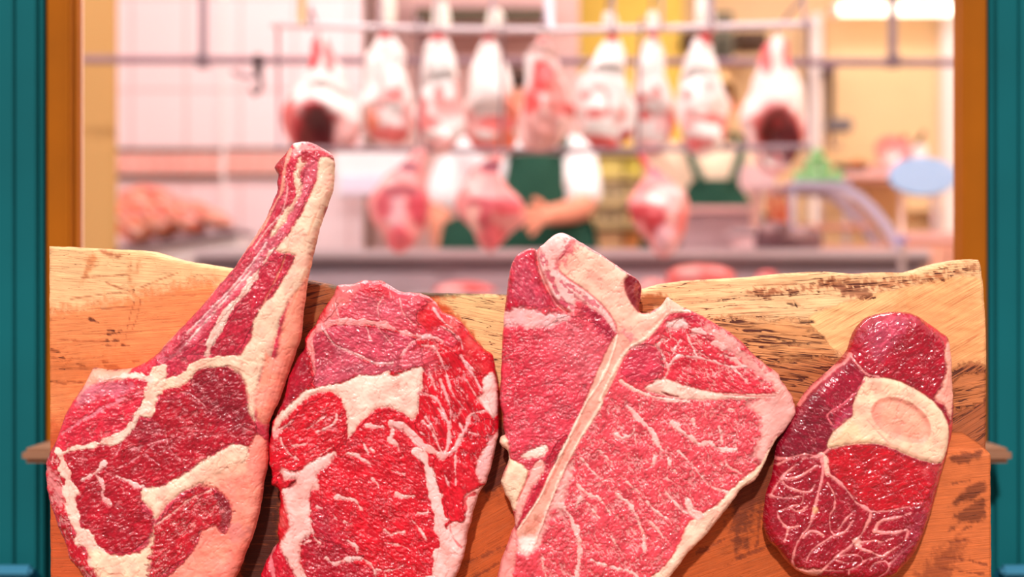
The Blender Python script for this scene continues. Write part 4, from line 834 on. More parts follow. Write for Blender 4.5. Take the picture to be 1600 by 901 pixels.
for k, (y0, y1) in enumerate([(231, 237), (273, 280)]):
    st(pbox(f'trim_{4 + k}', 120, y0, 346, y1, YT - .012, .012, OL, bev=.001)); st(pbox(f'trim_{6 + k}', 353, y0 - 1, 520, y1 - 3, YT - .012, .012, OL, bev=.001))
# tan pillar inside the window, left
st(pbox('trim_8', 116, -300, 179, 900, 3.75, .03, TANW)); 
# cream panels on the right wall
for k, (a, b) in enumerate([(1268, 1285), (1474, 1496)]):
    st(pbox(f'trim_{9 + k}', a, 20 if k == 0 else -200, b, 400, 4.95, .14, WHITE))
PANEL = plain('beige_wall_panel', (240, 204, 158), .6, var=.05)
st(pbox('trim_11', 1288, 26, 1472, 330, 5.0, .09, PANEL))

# shop front: teal timber, brown window frame, sill
YF = 1.6
def teal_side(x_in, sgn, n0):
    edges = [(0, 8, .006), (8, 42, .0), (42, 110, -.004), (110, 330, .0), (330, 900, .004)]
    for i, (a, b, d) in enumerate(edges):
        xa, xb = sorted((x_in + sgn * a, x_in + sgn * b))
        st(box(f'wall_front_{n0}_{i + 1}', (X(xa, YF), YF + d, 0), (X(xb, YF), YF + .05, 2.9), TEAL, bev=.0015))
teal_side(65, -1, 'left'); teal_side(1549, 1, 'right')
for k, (x0, x1) in enumerate([(66, 118), (1500, 1548)]):
    o = st(pbox(f'window_{k + 1}', x0, -640, x1, 700, YF + .01, .03, BROWN, bev=.006))
    st(pbox('window_frame_bead', x0 + (34 if k == 0 else 4), -640, x0 + (44 if k == 0 else 12), 700, YF + .004, .02, BROWN, bev=.003)).parent = o
st(pbox('trim_12', 118.5, -640, 127, 700, YF + .035, .01, plain('pale_reveal', (246, 206, 190), .6)))
st(pbox('trim_13', 1494, -640, 1499.5, 700, YF + .035, .01, plain('pale_reveal_right', (240, 206, 180), .6)))
st(box('wall_front_top', (X(-850, YF), YF, Z(-640, YF)), (X(2450, YF), YF + .05, 2.9), TEAL))
st(box('window_sill', (X(32, YF - .07), YF - .07, Z(722, YF - .06)), (X(1583, YF - .07), YF + .1, Z(699, YF - .06)), SILLW, bev=.009))
st(box('wall_front_base', (X(66, YF), YF + .02, 0), (X(1548, YF), YF + .05, Z(722, YF - .06)), TEAL))
BLUE = plain('lower_teal_paint', (0, 84, 112), .8, var=.15, scale=5)
for nm, xa, xb in [('baseboard_left', -850, 64), ('baseboard_right', 1550, 2450)]:
    o = st(box(nm, (X(xa, YF), YF - .018, 0), (X(xb, YF), YF - .001, Z(886, YF)), BLUE, bev=.004))
    st(box(nm + '_moulding', (X(xa, YF), YF - .034, Z(900, YF - .03)), (X(xb, YF), YF - .019, Z(884, YF - .03)), plain(nm + '_paint', (60, 130, 160), .6), bev=.005)).parent = o  # lighter colour paints in the highlight along the moulding

# stall table under the board
tbl = empty('stall_table', (0, 1.28, 0), 'plain wooden stall table that the live-edge board stands on', 'table')
bpy.context.view_layer.update()
_b = bpy.data.objects['cutting_board']
zt = min((_b.matrix_world @ v.co).z for v in _b.data.vertices) - .0005
PLANK = plain('table_planks', (150, 98, 60), .6, var=.2)
box('table_top', (-.62, 1.06, zt - .035), (.62, 1.31, zt), PLANK, tbl)
for sx in (-.56, .56):
    for sy in (1.1, 1.27): box('leg', (sx - .025, sy - .025, 0), (sx + .025, sy + .025, zt - .035), PLANK, tbl)
box('apron_rail', (-.54, 1.085, zt - .11), (.54, 1.105, zt - .036), PLANK, tbl)

# ---------------------------------------------------------------- rails
YR = 3.5
r = empty('ceiling_rail', (0, YR, Z(93, YR)), 'long dull grey steel rail running right across the shop below the ceiling', 'rail')
sweep('rail', [(X(128, YR), YR, Z(93, YR)), (X(1502, YR), YR, Z(98, YR))], .0098, plain('rail_steel', (150, 120, 130), .45, metal=.2), r)
for px in (317, 1395): 
    box('hanger', (X(px - 6, YR), YR - .005, Z(88, YR)), (X(px + 6, YR), YR + .012, 2.62), STEEL, r, .002)
    box('clamp', (X(px - 10, YR), YR - .014, Z(106, YR)), (X(px + 10, YR), YR + .014, Z(86, YR)), DARKST, r, .003)
h = empty('hook_slider', (X(402, YR), YR - .03, Z(150, YR)), 'dark iron hook slider on the long rail, left of the hanging hams', 'hook')
pbox('slider_body', 396, 84, 409, 116, YR - .03, .02, BLACK, h); 
sweep('hook', [at(402, 114, YR - .02), at(408, 126, YR - .02), at(406, 142, YR - .02), at(398, 147, YR - .02), at(392, 138, YR - .02)], .006, BLACK, h)
sweep('arm', [at(398, 122, YR - .02), at(380, 118, YR - .02), at(362, 112, YR - .02)], .006, STEEL, h)
YA = 2.95
rk = empty('hanging_rack', (0, YA, Z(232, YA)), 'steel frame of two long bars hung from the ceiling across the pork legs', 'rack')
sweep('top_bar', [at(424, 38, YA), at(560, 42, YA), at(700, 46, YA), at(860, 47, YA), at(1050, 44, YA), at(1180, 40, YA), at(1272, 37, YA)], .0075, PALEST, rk)
sweep('bottom_bar', [at(428, 232, YA + .1), at(850, 236, YA + .1), at(1268, 229, YA + .1)], .0065, STEEL, rk)
for px in (434, 1262): sweep('upright', [at(px, 38, YA), at(px + 1, 120, YA + .05), at(px + 2, 231, YA + .1)], .0035, STEEL, rk)
sweep('ceiling_rod', [at(858, 46, YA), at(858, 0, YA), (X(858, YA), YA, 2.62)], .010, plain('pale_strap', (240, 226, 236), .5), rk)
sweep('ceiling_rod', [at(1110, 42, YA), at(1110, 0, YA), (X(1110, YA), YA, 2.62)], .008, STEEL, rk)
sweep('ceiling_rod', [at(472, 40, YA), at(472, 0, YA), (X(472, YA), YA, 2.62)], .008, TANW, rk)

# ---------------------------------------------------------------- hanging pork
FATW = (255, 240, 236); PK = (238, 120, 116); RD = (206, 62, 66); DK = (96, 8, 16); LP = (248, 180, 176); OR = (246, 130, 100)
def hang(name, label, cat, group, rows, base, patches, Y, depth=.7, seed=0, dents=(), shank=None, neck=None):
    r0 = rows[0]
    root = empty(name, at(r0[1], r0[0], Y), label, cat, group)
    blob('meat', rows, Y, base, patches, root, depth, .010, seed, dents)
    if shank: blob('shank_end', shank, Y, (252, 240, 226), [(shank[-1][1], shank[-1][0], 12, 8, (230, 80, 90))], root, .9, .003, seed + 3)
    top = shank[0] if shank else r0
    pts = [at(top[1], top[0] + 2, Y), at(top[1] - 3, top[0] - 8, Y), at(top[1] + 2, top[0] - 18, YA + .02)]
    zz = min(2.6, Z(min(top[0] - 30, 36), YA))
    pts = [at(top[1], top[0] + 5, Y), (X(top[1] - 3, Y), Y - .01, Z(top[0] - 7, Y)), (X(top[1], Y), YA + .03, max(Z(40, YA) + .012, Z(top[0] - 10, Y) + .01)), (X(top[1], Y), YA, max(Z(38, YA) + .011, Z(top[0] - 12, Y) + .012)), (X(top[1], Y), YA - .016, Z(46, YA))]
    sweep('hook', pts, .0035, STEEL, root, 8)
    return root
G1 = 'hams and pork legs hanging in the upper row'; Y1 = 3.06
hang('hanging_ham', 'leftmost hanging ham, red neck, white fat and a dark red hollow at its foot', 'ham', G1,
     [(52, 500, 22), (70, 500, 32), (100, 506, 40), (125, 502, 64), (150, 504, 108), (178, 503, 128), (200, 502, 130), (222, 502, 116), (240, 502, 74)], FATW,
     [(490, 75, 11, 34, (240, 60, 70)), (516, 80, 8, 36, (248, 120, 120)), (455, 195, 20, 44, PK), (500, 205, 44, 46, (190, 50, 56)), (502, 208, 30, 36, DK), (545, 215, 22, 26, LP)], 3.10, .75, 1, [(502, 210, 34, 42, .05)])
hang('hanging_pork_haunch', 'pork leg hanging beside the leftmost ham, broad with a curved pink streak', 'pork leg', G1,
     [(50, 602, 16), (75, 604, 44), (100, 604, 56), (130, 608, 70), (155, 610, 82), (180, 606, 92), (205, 606, 82), (232, 614, 36)], FATW,
     [(602, 56, 10, 8, RD), (586, 190, 10, 26, OR), (618, 150, 22, 12, PK), (612, 212, 30, 12, PK), (640, 180, 10, 22, LP), (596, 150, 8, 40, LP)], Y1 + 0.07, .7, 2, shank=[(-12, 608, 23), (10, 606, 28), (30, 606, 26), (52, 603, 20)])
hang('hanging_pork_haunch', 'second pork leg from the left, tall white shank and mottled pink foot end', 'pork leg', G1,
     [(52, 684, 18), (75, 684, 36), (105, 686, 52), (135, 688, 62), (165, 688, 70), (190, 688, 74), (215, 690, 64), (244, 686, 30)], FATW,
     [(682, 58, 12, 9, RD), (686, 152, 8, 16, PK), (700, 175, 22, 14, LP), (676, 195, 18, 10, PK), (690, 226, 30, 12, LP), (714, 150, 8, 30, LP), (664, 190, 7, 34, PK)], Y1 + 0, .7, 3, shank=[(2, 688, 18), (20, 690, 28), (38, 690, 31), (54, 686, 23)])
hang('hanging_pork_haunch', 'third pork leg from the left, widest, with a large clean white upper half', 'pork leg', G1,
     [(54, 764, 20), (75, 764, 38), (105, 766, 56), (135, 768, 72), (165, 768, 86), (190, 768, 92), (215, 768, 78), (250, 776, 36)], FATW,
     [(762, 60, 12, 9, RD), (800, 170, 10, 26, OR), (776, 195, 30, 12, PK), (764, 232, 24, 12, PK), (734, 200, 10, 30, LP), (790, 225, 18, 16, OR), (740, 228, 20, 10, PK)], Y1 + 0.07, .7, 4, shank=[(12, 772, 15), (26, 774, 28), (42, 774, 31), (56, 766, 23)])
hang('hanging_pork_shoulder', 'split pork shoulder with bright red flesh, hanging in the middle of the row', 'pork shoulder', G1,
     [(60, 848, 16), (80, 848, 36), (100, 848, 56), (130, 852, 74), (160, 856, 78), (185, 852, 84), (210, 846, 74), (236, 846, 52)], (248, 196, 190),
     [(846, 125, 20, 26, (232, 78, 78)), (832, 165, 14, 26, (232, 74, 72)), (866, 160, 20, 30, (216, 120, 112)), (848, 205, 28, 34, (200, 128, 120)), (824, 100, 8, 34, FATW), (888, 175, 12, 12, (200, 70, 66))], 3.0, .6, 5, shank=[(40, 851, 15), (52, 849, 18), (66, 848, 20)])
hang('hanging_pork_haunch', 'pork leg right of the red split shoulder, with ring shaped pink marks', 'pork leg', G1,
     [(52, 956, 18), (72, 952, 36), (100, 946, 58), (125, 940, 74), (150, 940, 86), (175, 942, 90), (205, 944, 84), (225, 946, 60), (242, 942, 26)], FATW,
     [(955, 60, 11, 9, RD), (918, 152, 10, 7, PK), (934, 142, 12, 6, LP), (948, 165, 6, 20, PK), (930, 182, 14, 8, PK), (968, 185, 12, 18, LP), (940, 226, 40, 14, (240, 96, 92)), (975, 212, 12, 10, RD)], Y1 + 0, .7, 6, shank=[(18, 952, 15), (32, 953, 26), (44, 954, 26), (56, 956, 20)])
hang('hanging_pork_haunch', 'narrow pork leg second from the right ham, with spotted pink marks', 'pork leg', G1,
     [(54, 1022, 16), (76, 1020, 32), (100, 1018, 44), (130, 1016, 54), (160, 1018, 66), (190, 1020, 72), (215, 1022, 66), (248, 1014, 34)], FATW,
     [(1026, 62, 9, 12, LP), (1002, 158, 12, 7, PK), (1022, 150, 6, 14, PK), (1004, 182, 14, 10, PK), (1030, 190, 8, 18, LP), (1014, 234, 28, 12, LP), (1044, 195, 8, 26, PK)], Y1 + 0.07, .7, 7, shank=[(16, 1020, 15), (30, 1021, 23), (44, 1021, 23), (58, 1020, 18)])
hang('hanging_pork_haunch', 'pork leg nearest the right ham, white cone above a pink creased base', 'pork leg', G1,
     [(52, 1104, 18), (76, 1100, 36), (104, 1096, 50), (132, 1094, 66), (160, 1096, 80), (190, 1102, 80), (215, 1104, 70), (246, 1096, 32)], FATW,
     [(1104, 58, 12, 12, RD), (1074, 152, 7, 14, PK), (1100, 140, 10, 12, LP), (1106, 188, 26, 7, PK), (1132, 205, 8, 22, (244, 110, 110)), (1090, 226, 22, 12, (244, 120, 120)), (1078, 190, 10, 20, LP)], Y1 + 0, .7, 8, shank=[(-14, 1100, 26), (14, 1101, 31), (36, 1102, 31), (54, 1104, 23)])
hang('hanging_ham', 'rightmost hanging ham, white fat hood over a dark red open hollow', 'ham', G1,
     [(54, 1214, 20), (70, 1212, 38), (95, 1212, 44), (115, 1212, 52), (135, 1212, 72), (160, 1212, 90), (190, 1214, 100), (215, 1214, 98), (240, 1214, 76), (274, 1212, 28)], FATW,
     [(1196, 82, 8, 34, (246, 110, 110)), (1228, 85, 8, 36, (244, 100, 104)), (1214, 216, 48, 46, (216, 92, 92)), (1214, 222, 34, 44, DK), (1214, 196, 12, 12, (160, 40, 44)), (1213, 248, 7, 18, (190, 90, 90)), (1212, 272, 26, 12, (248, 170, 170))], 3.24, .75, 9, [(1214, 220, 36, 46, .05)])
G2 = 'small joints hanging in the lower row'; Y2 = 3.02
def joint(label, rows, patches, seed, rise):
    root = hang('hanging_pork_joint', label, 'pork joint', G2, rows, (246, 150, 148), patches, Y2, .65, seed)
joint('pointed pink pork joint hanging low, leftmost of the lower row', [(232, 658, 12), (250, 650, 18), (268, 634, 44), (290, 620, 76), (315, 622, 100), (340, 626, 96), (365, 628, 56), (384, 627, 34), (396, 625, 14)],
      [(640, 262, 16, 8, (150, 60, 80)), (596, 290, 16, 16, LP), (620, 330, 16, 26, (240, 176, 180)), (655, 325, 16, 30, (214, 70, 84)), (600, 320, 12, 24, (216, 90, 100)), (628, 300, 28, 8, (190, 90, 100)), (626, 372, 16, 20, (244, 100, 112))], 11, 0)
joint('pointed pink pork joint hanging in front of the butcher in the white coat', [(236, 786, 12), (252, 772, 24), (272, 758, 48), (295, 760, 74), (318, 768, 104), (345, 774, 98), (368, 770, 56), (396, 766, 18)],
      [(768, 262, 16, 8, (150, 60, 80)), (742, 290, 16, 20, LP), (748, 340, 16, 26, (250, 190, 176)), (790, 325, 24, 20, (226, 84, 92)), (770, 318, 40, 7, (206, 80, 92)), (772, 368, 20, 22, (240, 96, 108)), (760, 340, 12, 22, (214, 84, 94))], 12, 0)
joint('pointed pink pork joint with a white knuckle, hanging low before the shelving unit', [(238, 998, 12), (256, 1012, 20), (275, 1026, 34), (296, 1030, 64), (318, 1030, 90), (340, 1033, 96), (362, 1036, 76), (384, 1037, 42), (404, 1038, 14)],
      [(1000, 250, 12, 16, (226, 60, 70)), (1026, 268, 10, 8, (150, 80, 120)), (1028, 306, 22, 13, (255, 244, 238)), (1004, 335, 22, 12, (206, 60, 66)), (1022, 350, 18, 26, (196, 54, 60)), (1052, 320, 10, 34, (250, 200, 196)), (1040, 372, 18, 24, (246, 176, 184)), (1066, 345, 12, 18, (246, 120, 116))], 13, 0)

# ---------------------------------------------------------------- display counter across the shop
YC = 3.6
ct = empty('display_counter', (X(880, YC), YC, 0.012), 'long mauve grey steel serving counter with a pale worktop edge', 'counter')
pbox('worktop', 300, 389, 1458, 403, YC, .36, PALEST, ct, .008)
pbox('drip_edge', 304, 403, 1455, 417, YC + .02, .32, DARKST, ct, .004)
box('body', (X(310, YC), YC + .05, .1), (X(1450, YC), YC + .33, Z(417, YC)), plain('mauve_steel_front', (206, 184, 194), .3, metal=.15, var=.1, scale=3), ct)
for a, b in ((310, 690), (700, 1080), (1090, 1450)): pbox('front_panel', a + 6, 424, b - 6, 640, YC + .035, .02, plain('mauve_panel', (200, 176, 186), .3, metal=.15, var=.12, scale=4), ct)
box('plinth', (X(320, YC), YC + .1, .012), (X(1440, YC), YC + .3, .1), BLACK, ct)
# low tray stand in front of the counter with cuts on it
ts = empty('tray_stand', (X(880, 3.3), 3.3, .012), 'low steel tray stand before the counter front, seen just above the board', 'stand')
zs = Z(458, 3.3)
box('tray', (X(640, 3.3), 3.25, zs - .02), (X(1270, 3.3), 3.5, zs), PALEST, ts)
for px in (650, 1260):
    for y in (3.27, 3.48): box('leg', (X(px, 3.3) - .012, y - .012, .012), (X(px, 3.3) + .012, y + .012, zs - .02), STEEL, ts)
def cut(label, cx, top, w, c, seed, Y=3.38):
    o = blob('meat_cut', [(top, cx, w * .3), (top + 5, cx, w * .75), (top + 14, cx, w), (454, cx, w), (457.5, cx, w * .9)], Y, c, [(cx - w * .2, top + 14, w * .2, 8, LP)], None, .6, .006, seed)
    bb = min(v.co.z for v in o.data.vertices)
    for v in o.data.vertices: v.co.z += zs - bb + .0005
    tag(o, label, 'meat', 'cuts on the low tray stand')
cut('red meat cut on the low tray, nearest the T-shaped bone steak', 725, 440, 96, (232, 84, 84), 21)
cut('large rounded coral meat cut on the low tray, right of the T-bone corner', 1092, 413, 104, (246, 116, 112), 22)
cut('flat pink meat cut at the left foot of the large coral cut', 1022, 436, 56, (246, 140, 138), 23)
cut('small pink meat cut at the right end of the low tray', 1200, 423, 30, (244, 110, 112), 24)

# curved glass cabinet on the counter, right
gm, gnt, gb = newmat('tinted_glass'); gb.inputs['Base Color'].default_value = L4((216, 206, 226)); gb.inputs['Alpha'].default_value = .3; gb.inputs['Roughness'].default_value = .08
YG = 3.72; gz = Z(389, YC) + .001
cab = empty('curved_glass_case', (X(1300, YG), YG, gz), 'curved glass display case with lavender edging, standing on the right of the counter', 'display case')
prof = [(1408, 0), (1398, 372), (1384, 350), (1366, 328), (1346, 309), (1326, 297), (1306, 292), (1276, 290), (1236, 290)]
prof = [(X(p, YG), gz if i == 0 else Z(y, YG)) for i, (p, y) in enumerate(prof)]
def strip(name, y0, y1, wdt, mat):
    V = []; Fc = []; n = len(prof)
    for y in (y0, y1):
        for i, (x, z) in enumerate(prof):
            a = prof[max(i - 1, 0)]; b = prof[min(i + 1, n - 1)]; tx, tz = b[0] - a[0], b[1] - a[1]; l = math.hypot(tx, tz)
            nx, nz = tz / l, -tx / l
            V.append((x - nx * wdt, y, z - nz * wdt)); V.append((x + nx * wdt, y, z + nz * wdt))
    m = 2 * n
    for i in range(n - 1):
        a = 2 * i
        Fc += [(a, a + 1, a + 3, a + 2), (m + a + 1, m + a, m + a + 2, m + a + 3), (a, a + 2, m + a + 2, m + a), (a + 3, a + 1, m + a + 1, m + a + 3)]
    Fc += [(0, m, m + 1, 1), (2 * n - 2, 2 * n - 1, 4 * n - 1, 4 * n - 2)]
    return mesh(name, V, Fc, mat, cab)
strip('glass', YG + .016, YG + .214, .003, gm)
LAV = plain('lavender_edging', (206, 194, 218), .35, metal=.1, var=.05)
strip('front_edging', YG, YG + .015, .011, LAV); strip('rear_edging', YG + .215, YG + .23, .011, LAV)
pbox('glass_top', 1236, 284, 1330, 291, YG - .01, .25, LAV, cab, .002)
box('inner_shelf', (X(1240, YG), YG + .03, gz + .06), (X(1370, YG), YG + .21, gz + .07), SALMON, cab, .002)
box('side_post', (X(1236, YG), YG, gz), (X(1243, YG), YG + .02, Z(290, YG)), LAV, cab, .002)
box('case_floor', (X(1236, YG), YG + .016, gz), (X(1402, YG), YG + .214, gz + .012), SALMON, cab, .002)
# round green fruit piled on the case
GR = plain('green_skin', (140, 196, 130), .4, var=.2, scale=30); tz = Z(284, YG - .01)
spots = [(1256, 0, .03), (1275, 0, .02), (1294, 0, .03), (1313, 0, .02), (1274, 1, .04), (1296, 1, .04), (1285, 2, .045)]
where = ['leftmost in the bottom layer', 'second from the left in the bottom layer', 'third from the left in the bottom layer', 'rightmost in the bottom layer', 'left one of the middle layer', 'right one of the middle layer', 'topmost of the pile']
rr = 10.8 / F * YG
for i, (px, lay, dy) in enumerate(spots):
    z0 = tz + rr * .95 + lay * rr * 1.62; x0 = X(px, YG); pr = []
    for k in range(15):
        a = -PI / 2 + PI * k / 14; pr.append((rr * math.cos(a) * (1 + .04 * math.sin(3 * a)), rr * .95 * math.sin(a) - (.12 * rr if k == 14 else 0)))
    r0 = empty('green_fruit', (x0, YG + dy + rr, z0 - rr * .95), 'round green fruit on the glass case, ' + where[i], 'fruit', 'green fruit piled on the glass case')
    lathe('fruit_body', [(a, b + z0) for a, b in pr], x0, YG + dy + rr, GR, r0, 18)
    sweep('stem', [(x0, YG + dy + rr, z0 + rr * .8), (x0 + .002, YG + dy + rr, z0 + rr * 1.12)], .0015, BLACK, r0, 6)
# wicker bowl with fruit on a rear shelf, slicer
YS = 4.15
sh = empty('rear_shelf', (X(1385, YS), YS, .012), 'pink topped side bench behind the glass case, carrying bowl and slicer', 'bench')
pbox('bench_top', 1316, 268, 1474, 278, YS, .4, plain('pink_bench_top', (248, 196, 190), .5), sh)
for a in (1322, 1460): 
    for y in (YS + .02, YS + .36): box('leg', (X(a, YS), y, .012), (X(a + 8, YS), y + .02, Z(278, YS)), PALEST, sh)
box('bench_panel', (X(1330, YS), YS + .3, .3), (X(1460, YS), YS + .32, Z(278, YS)), PANEL, sh)
def bowl():
    c = (X(1346, YS), YS + .12); z = Z(268, YS) + .001; s = YS / F
    b = empty('wicker_bowl', (c[0], c[1], z), 'shallow dark wicker bowl holding orange fruit behind the glass case', 'bowl')
    lathe('bowl_body', [(14 * s, z), (20 * s, z + 3 * s), (27 * s, z + 13 * s), (28.5 * s, z + 16 * s), (26 * s, z + 15 * s), (18 * s, z + 6 * s), (1 * s, z + 4 * s)], c[0], c[1], plain('dark_wicker', (104, 84, 62), .7, var=.3, scale=60, bump=.4), b)
    sweep('rim', [(c[0] + 27.5 * s * math.cos(a), c[1] + 27.5 * s * math.sin(a), z + 15 * s) for a in np.linspace(0, 2 * PI, 30)], 1.6 * s, plain('wicker_rim', (90, 70, 52), .7), b, 8)
    lab = ['orange fruit in the wicker bowl, right side', 'orange fruit in the wicker bowl, left side', 'yellow green fruit at the left edge of the wicker bowl']
    for i, (dx, c2, r2) in enumerate([(9, (250, 140, 84), 10), (-6, (244, 160, 110), 8), (-18, (196, 206, 120), 7)]):
        q = r2 * s; zc = z + 6 * s + q
        o = lathe('citrus_fruit', [(q * math.cos(a), q * math.sin(a) + zc) for a in np.linspace(-PI / 2, PI / 2, 14)], c[0] + dx * s, c[1] + (i - 1) * .004, plain(f'peel_{i}', c2, .45), None, 18)
        tag(o, lab[i], 'fruit', 'fruit in the wicker bowl')
bowl()
sl = empty('slicing_machine', (X(1405, YS), YS + .15, Z(268, YS)), 'pink and white meat slicing machine behind the blue oval sign', 'slicer')
PKP = plain('pink_enamel', (248, 184, 180), .4)
pbox('base', 1378, 250, 1452, 268, YS + .05, .2, PKP, sl, .01); pbox('motor_housing', 1398, 214, 1424, 250, YS + .12, .1, PKP, sl, .012)
s_ = YS / F
sweep('blade_disc', [(X(1404, YS), YS + .098, Z(228, YS)), (X(1404, YS), YS + .118, Z(228, YS))], 22 * s_, plain('blade_guard', (240, 170, 166), .3, metal=.3), sl, 28)
sweep('handle', [at(1424, 232, YS + .1), at(1440, 214, YS + .1), at(1444, 206, YS + .1)], .007, BLACK, sl)
pbox('carriage', 1428, 226, 1450, 250, YS + .08, .1, WHITE, sl, .006); sweep('dial', [at(1412, 216, YS + .10), at(1412, 216, YS + .08)], 6 * s_, plain('dial_red', (226, 90, 84), .4), sl, 16)

# hanging ladle-like scale on the back wall
YW = 4.85
hs = empty('hanging_scale', at(1308, 215, YW), 'grey hanging weighing scale with a long dark bar on the beige wall', 'scale')
pbox('bar', 1294, 108, 1304, 196, YW, .02, BLACK, hs); pbox('scale_box', 1294, 184, 1334, 205, YW - .03, .07, plain('slate_grey', (120, 112, 116), .5), hs, .01)
sweep('hook', [at(1299, 205, YW), at(1298, 222, YW), at(1304, 230, YW), at(1312, 226, YW)], .008, DARKST, hs)
pbox('bracket', 1290, 100, 1308, 110, YW, .16, DARKST, hs)
# fluorescent tube light
lt = empty('tube_light', at(1400, 15, 4.9), 'glowing fluorescent tube light high on the beige back wall', 'light')
sweep('tube', [at(1312, 15, 4.86), at(1492, 15, 4.86)], .02, emit('tube_glow', (255, 246, 224), 3.0), lt)
pbox('housing', 1306, 2, 1496, 10, 4.86, .14, WHITE, lt); pbox('end_cap', 1304, 8, 1312, 24, 4.83, .06, WHITE, lt); pbox('end_cap', 1490, 8, 1498, 24, 4.83, .06, WHITE, lt)

# oval sign on a stalk
YO = 3.3; s_ = YO / F
sg = empty('oval_sign', (X(1410, YO), YO, zt), 'pale blue oval sign on a thin pink stalk at the right of the window', 'sign')
cx, cz = X(1441, YO), Z(276, YO)
V = []; n = 48
for y in (YO - .006, YO + .006):
    for k in range(n): V.append((cx + 51 * s_ * math.cos(2 * PI * k / n), y, cz + 28 * s_ * math.sin(2 * PI * k / n)))
mesh('sign_plate', V, [tuple(range(n)), tuple(range(n, 2 * n))[::-1]] + [(k, n + k, n + (k + 1) % n, (k + 1) % n) for k in range(n)], plain('powder_blue', (182, 206, 244), .4, var=.05), sg)
sweep('sign_rim', [(cx + 51 * s_ * math.cos(a), YO, cz + 28 * s_ * math.sin(a)) for a in np.linspace(0, 2 * PI, 49)], .004, plain('sign_rim_blue', (158, 190, 232), .4), sg, 8)
sweep('stalk', [at(1408, 298, YO), (X(1409, YO), YO, Z(372, YO))], .006, plain('pink_stalk', (246, 200, 190), .4), sg)
sweep('knob', [at(1409, 369, YO), at(1409, 379, YO)], .012, plain('violet_knob', (150, 130, 190), .4), sg)
sweep('lower_pole', [at(1409, 379, YO), (X(1409, YO), YO, .03)], .008, PALEST, sg)
lathe('foot', [(.12, .012), (.12, .02), (.02, .035), (.01, .04)], X(1409, YO), YO, PALEST, sg)
tag(sg, 'pale blue oval sign on a thin pink stalk at the right of the window', 'sign'); sg.location.z = .012
for c in sg.children: c.location = -Vector(sg.location)

# things standing on the counter
zc = Z(389, YC) + .0005
ws = empty('counter_scale', (X(1186, 3.85), 3.85, zc), 'pale pink shop weighing scale with a tilted display, standing on the counter', 'scale')
PSC = plain('scale_pink', (240, 200, 200), .4)
pbox('display_head', 1158, 256, 1214, 300, 3.84, .04, PSC, ws, .012); pbox('column', 1176, 300, 1192, 372, 3.86, .04, plain('scale_column', (214, 166, 152), .4), ws)
box('base', (X(1150, 3.85), 3.80, zc), (X(1200, 3.85), 3.94, zc + .045), PSC, ws, .01); box('pan', (X(1140, 3.85), 3.79, zc + .047), (X(1204, 3.85), 3.95, zc + .058), PALEST, ws)
def bottle(px, top, w, c, label):
    Y = 3.88; s = Y / F; z1 = Z(top, Y); x = X(px, Y); r = w / 2 * s; hgt = z1 - zc
    o = empty('sauce_bottle', (x, Y, zc), label, 'bottle', 'orange bottles beside the counter scale')
    lathe('bottle_body', [(r * .9, zc), (r, zc + .01), (r, zc + hgt * .62), (r * .8, zc + hgt * .72), (r * .35, zc + hgt * .84)], x, Y, plain(f'bottle_{px}', c, .25, coat=.5), o, 20)
    lathe('cap', [(r * .42, zc + hgt * .84), (r * .42, zc + hgt), (r * .3, zc + hgt)], x, Y, plain('cap_rose', (240, 150, 130), .4), o, 16)
bottle(1207, 276, 15, (222, 108, 78), 'orange bottle right beside the counter scale'); bottle(1224, 284, 14, (236, 92, 58), 'bright orange bottle, the one nearer the curved glass case')
def lump(px, top, w, c, label, seed):
    Y = 3.665
    o = blob('cured_meat', [(top, px, w * .4), (top + 5, px + 1, w * .8), (top + 14, px, w), (376, px, w * 1.02), (388, px, w * .9)], Y, c, [(px - 8, top + 12, 12, 8, (170, 130, 130))], None, .8, .01, seed)
    bb = min(v.co.z for v in o.data.vertices)
    for v in o.data.vertices: v.co.z += zc - bb
    tag(o, label, 'cured meat', 'dark cured meats on the counter')
lump(1206, 344, 56, (112, 72, 78), 'dark grey brown cured meat on the counter below the scale', 31); lump(1252, 350, 50, (134, 94, 96), 'greyish cured meat on the counter beside the glass case', 32)
rb = empty('rear_bench', (X(1120, 4.18), 4.18, .012), 'pink topped mauve work bench before the person in the cream shirt', 'bench')
pbox('bench_top', 1062, 322, 1180, 332, 4.10, .16, plain('rear_bench_pink', (238, 184, 182), .5), rb); box('bench_body', (X(1066, 4.12), 4.12, .03), (X(1176, 4.12), 4.24, Z(332, 4.10)), plain('rear_bench_mauve', (206, 168, 174), .5), rb)
box('plinth', (X(1070, 4.13), 4.14, .012), (X(1172, 4.13), 4.22, .03), BLACK, rb)
# salmon side cupboard right
sc_ = empty('side_cupboard', (X(1450, 4.0), 4.0, .012), 'salmon pink side cupboard at the right behind the serving counter', 'cupboard')
box('body', (X(1404, 4.0), 4.0, .05), (X(1560, 4.0), 4.12, Z(378, 4.0)), SALMON, sc_); pbox('top', 1400, 362, 1562, 378, 3.99, .14, plain('cupboard_top_pink', (248, 190, 184), .4), sc_)
pbox('door', 1410, 384, 1480, 700, 3.985, .013, SALMON, sc_); pbox('door', 1484, 384, 1556, 700, 3.985, .013, SALMON, sc_); box('plinth', (X(1408, 4.0), 4.02, .012), (X(1556, 4.0), 4.1, .05), BLACK, sc_)

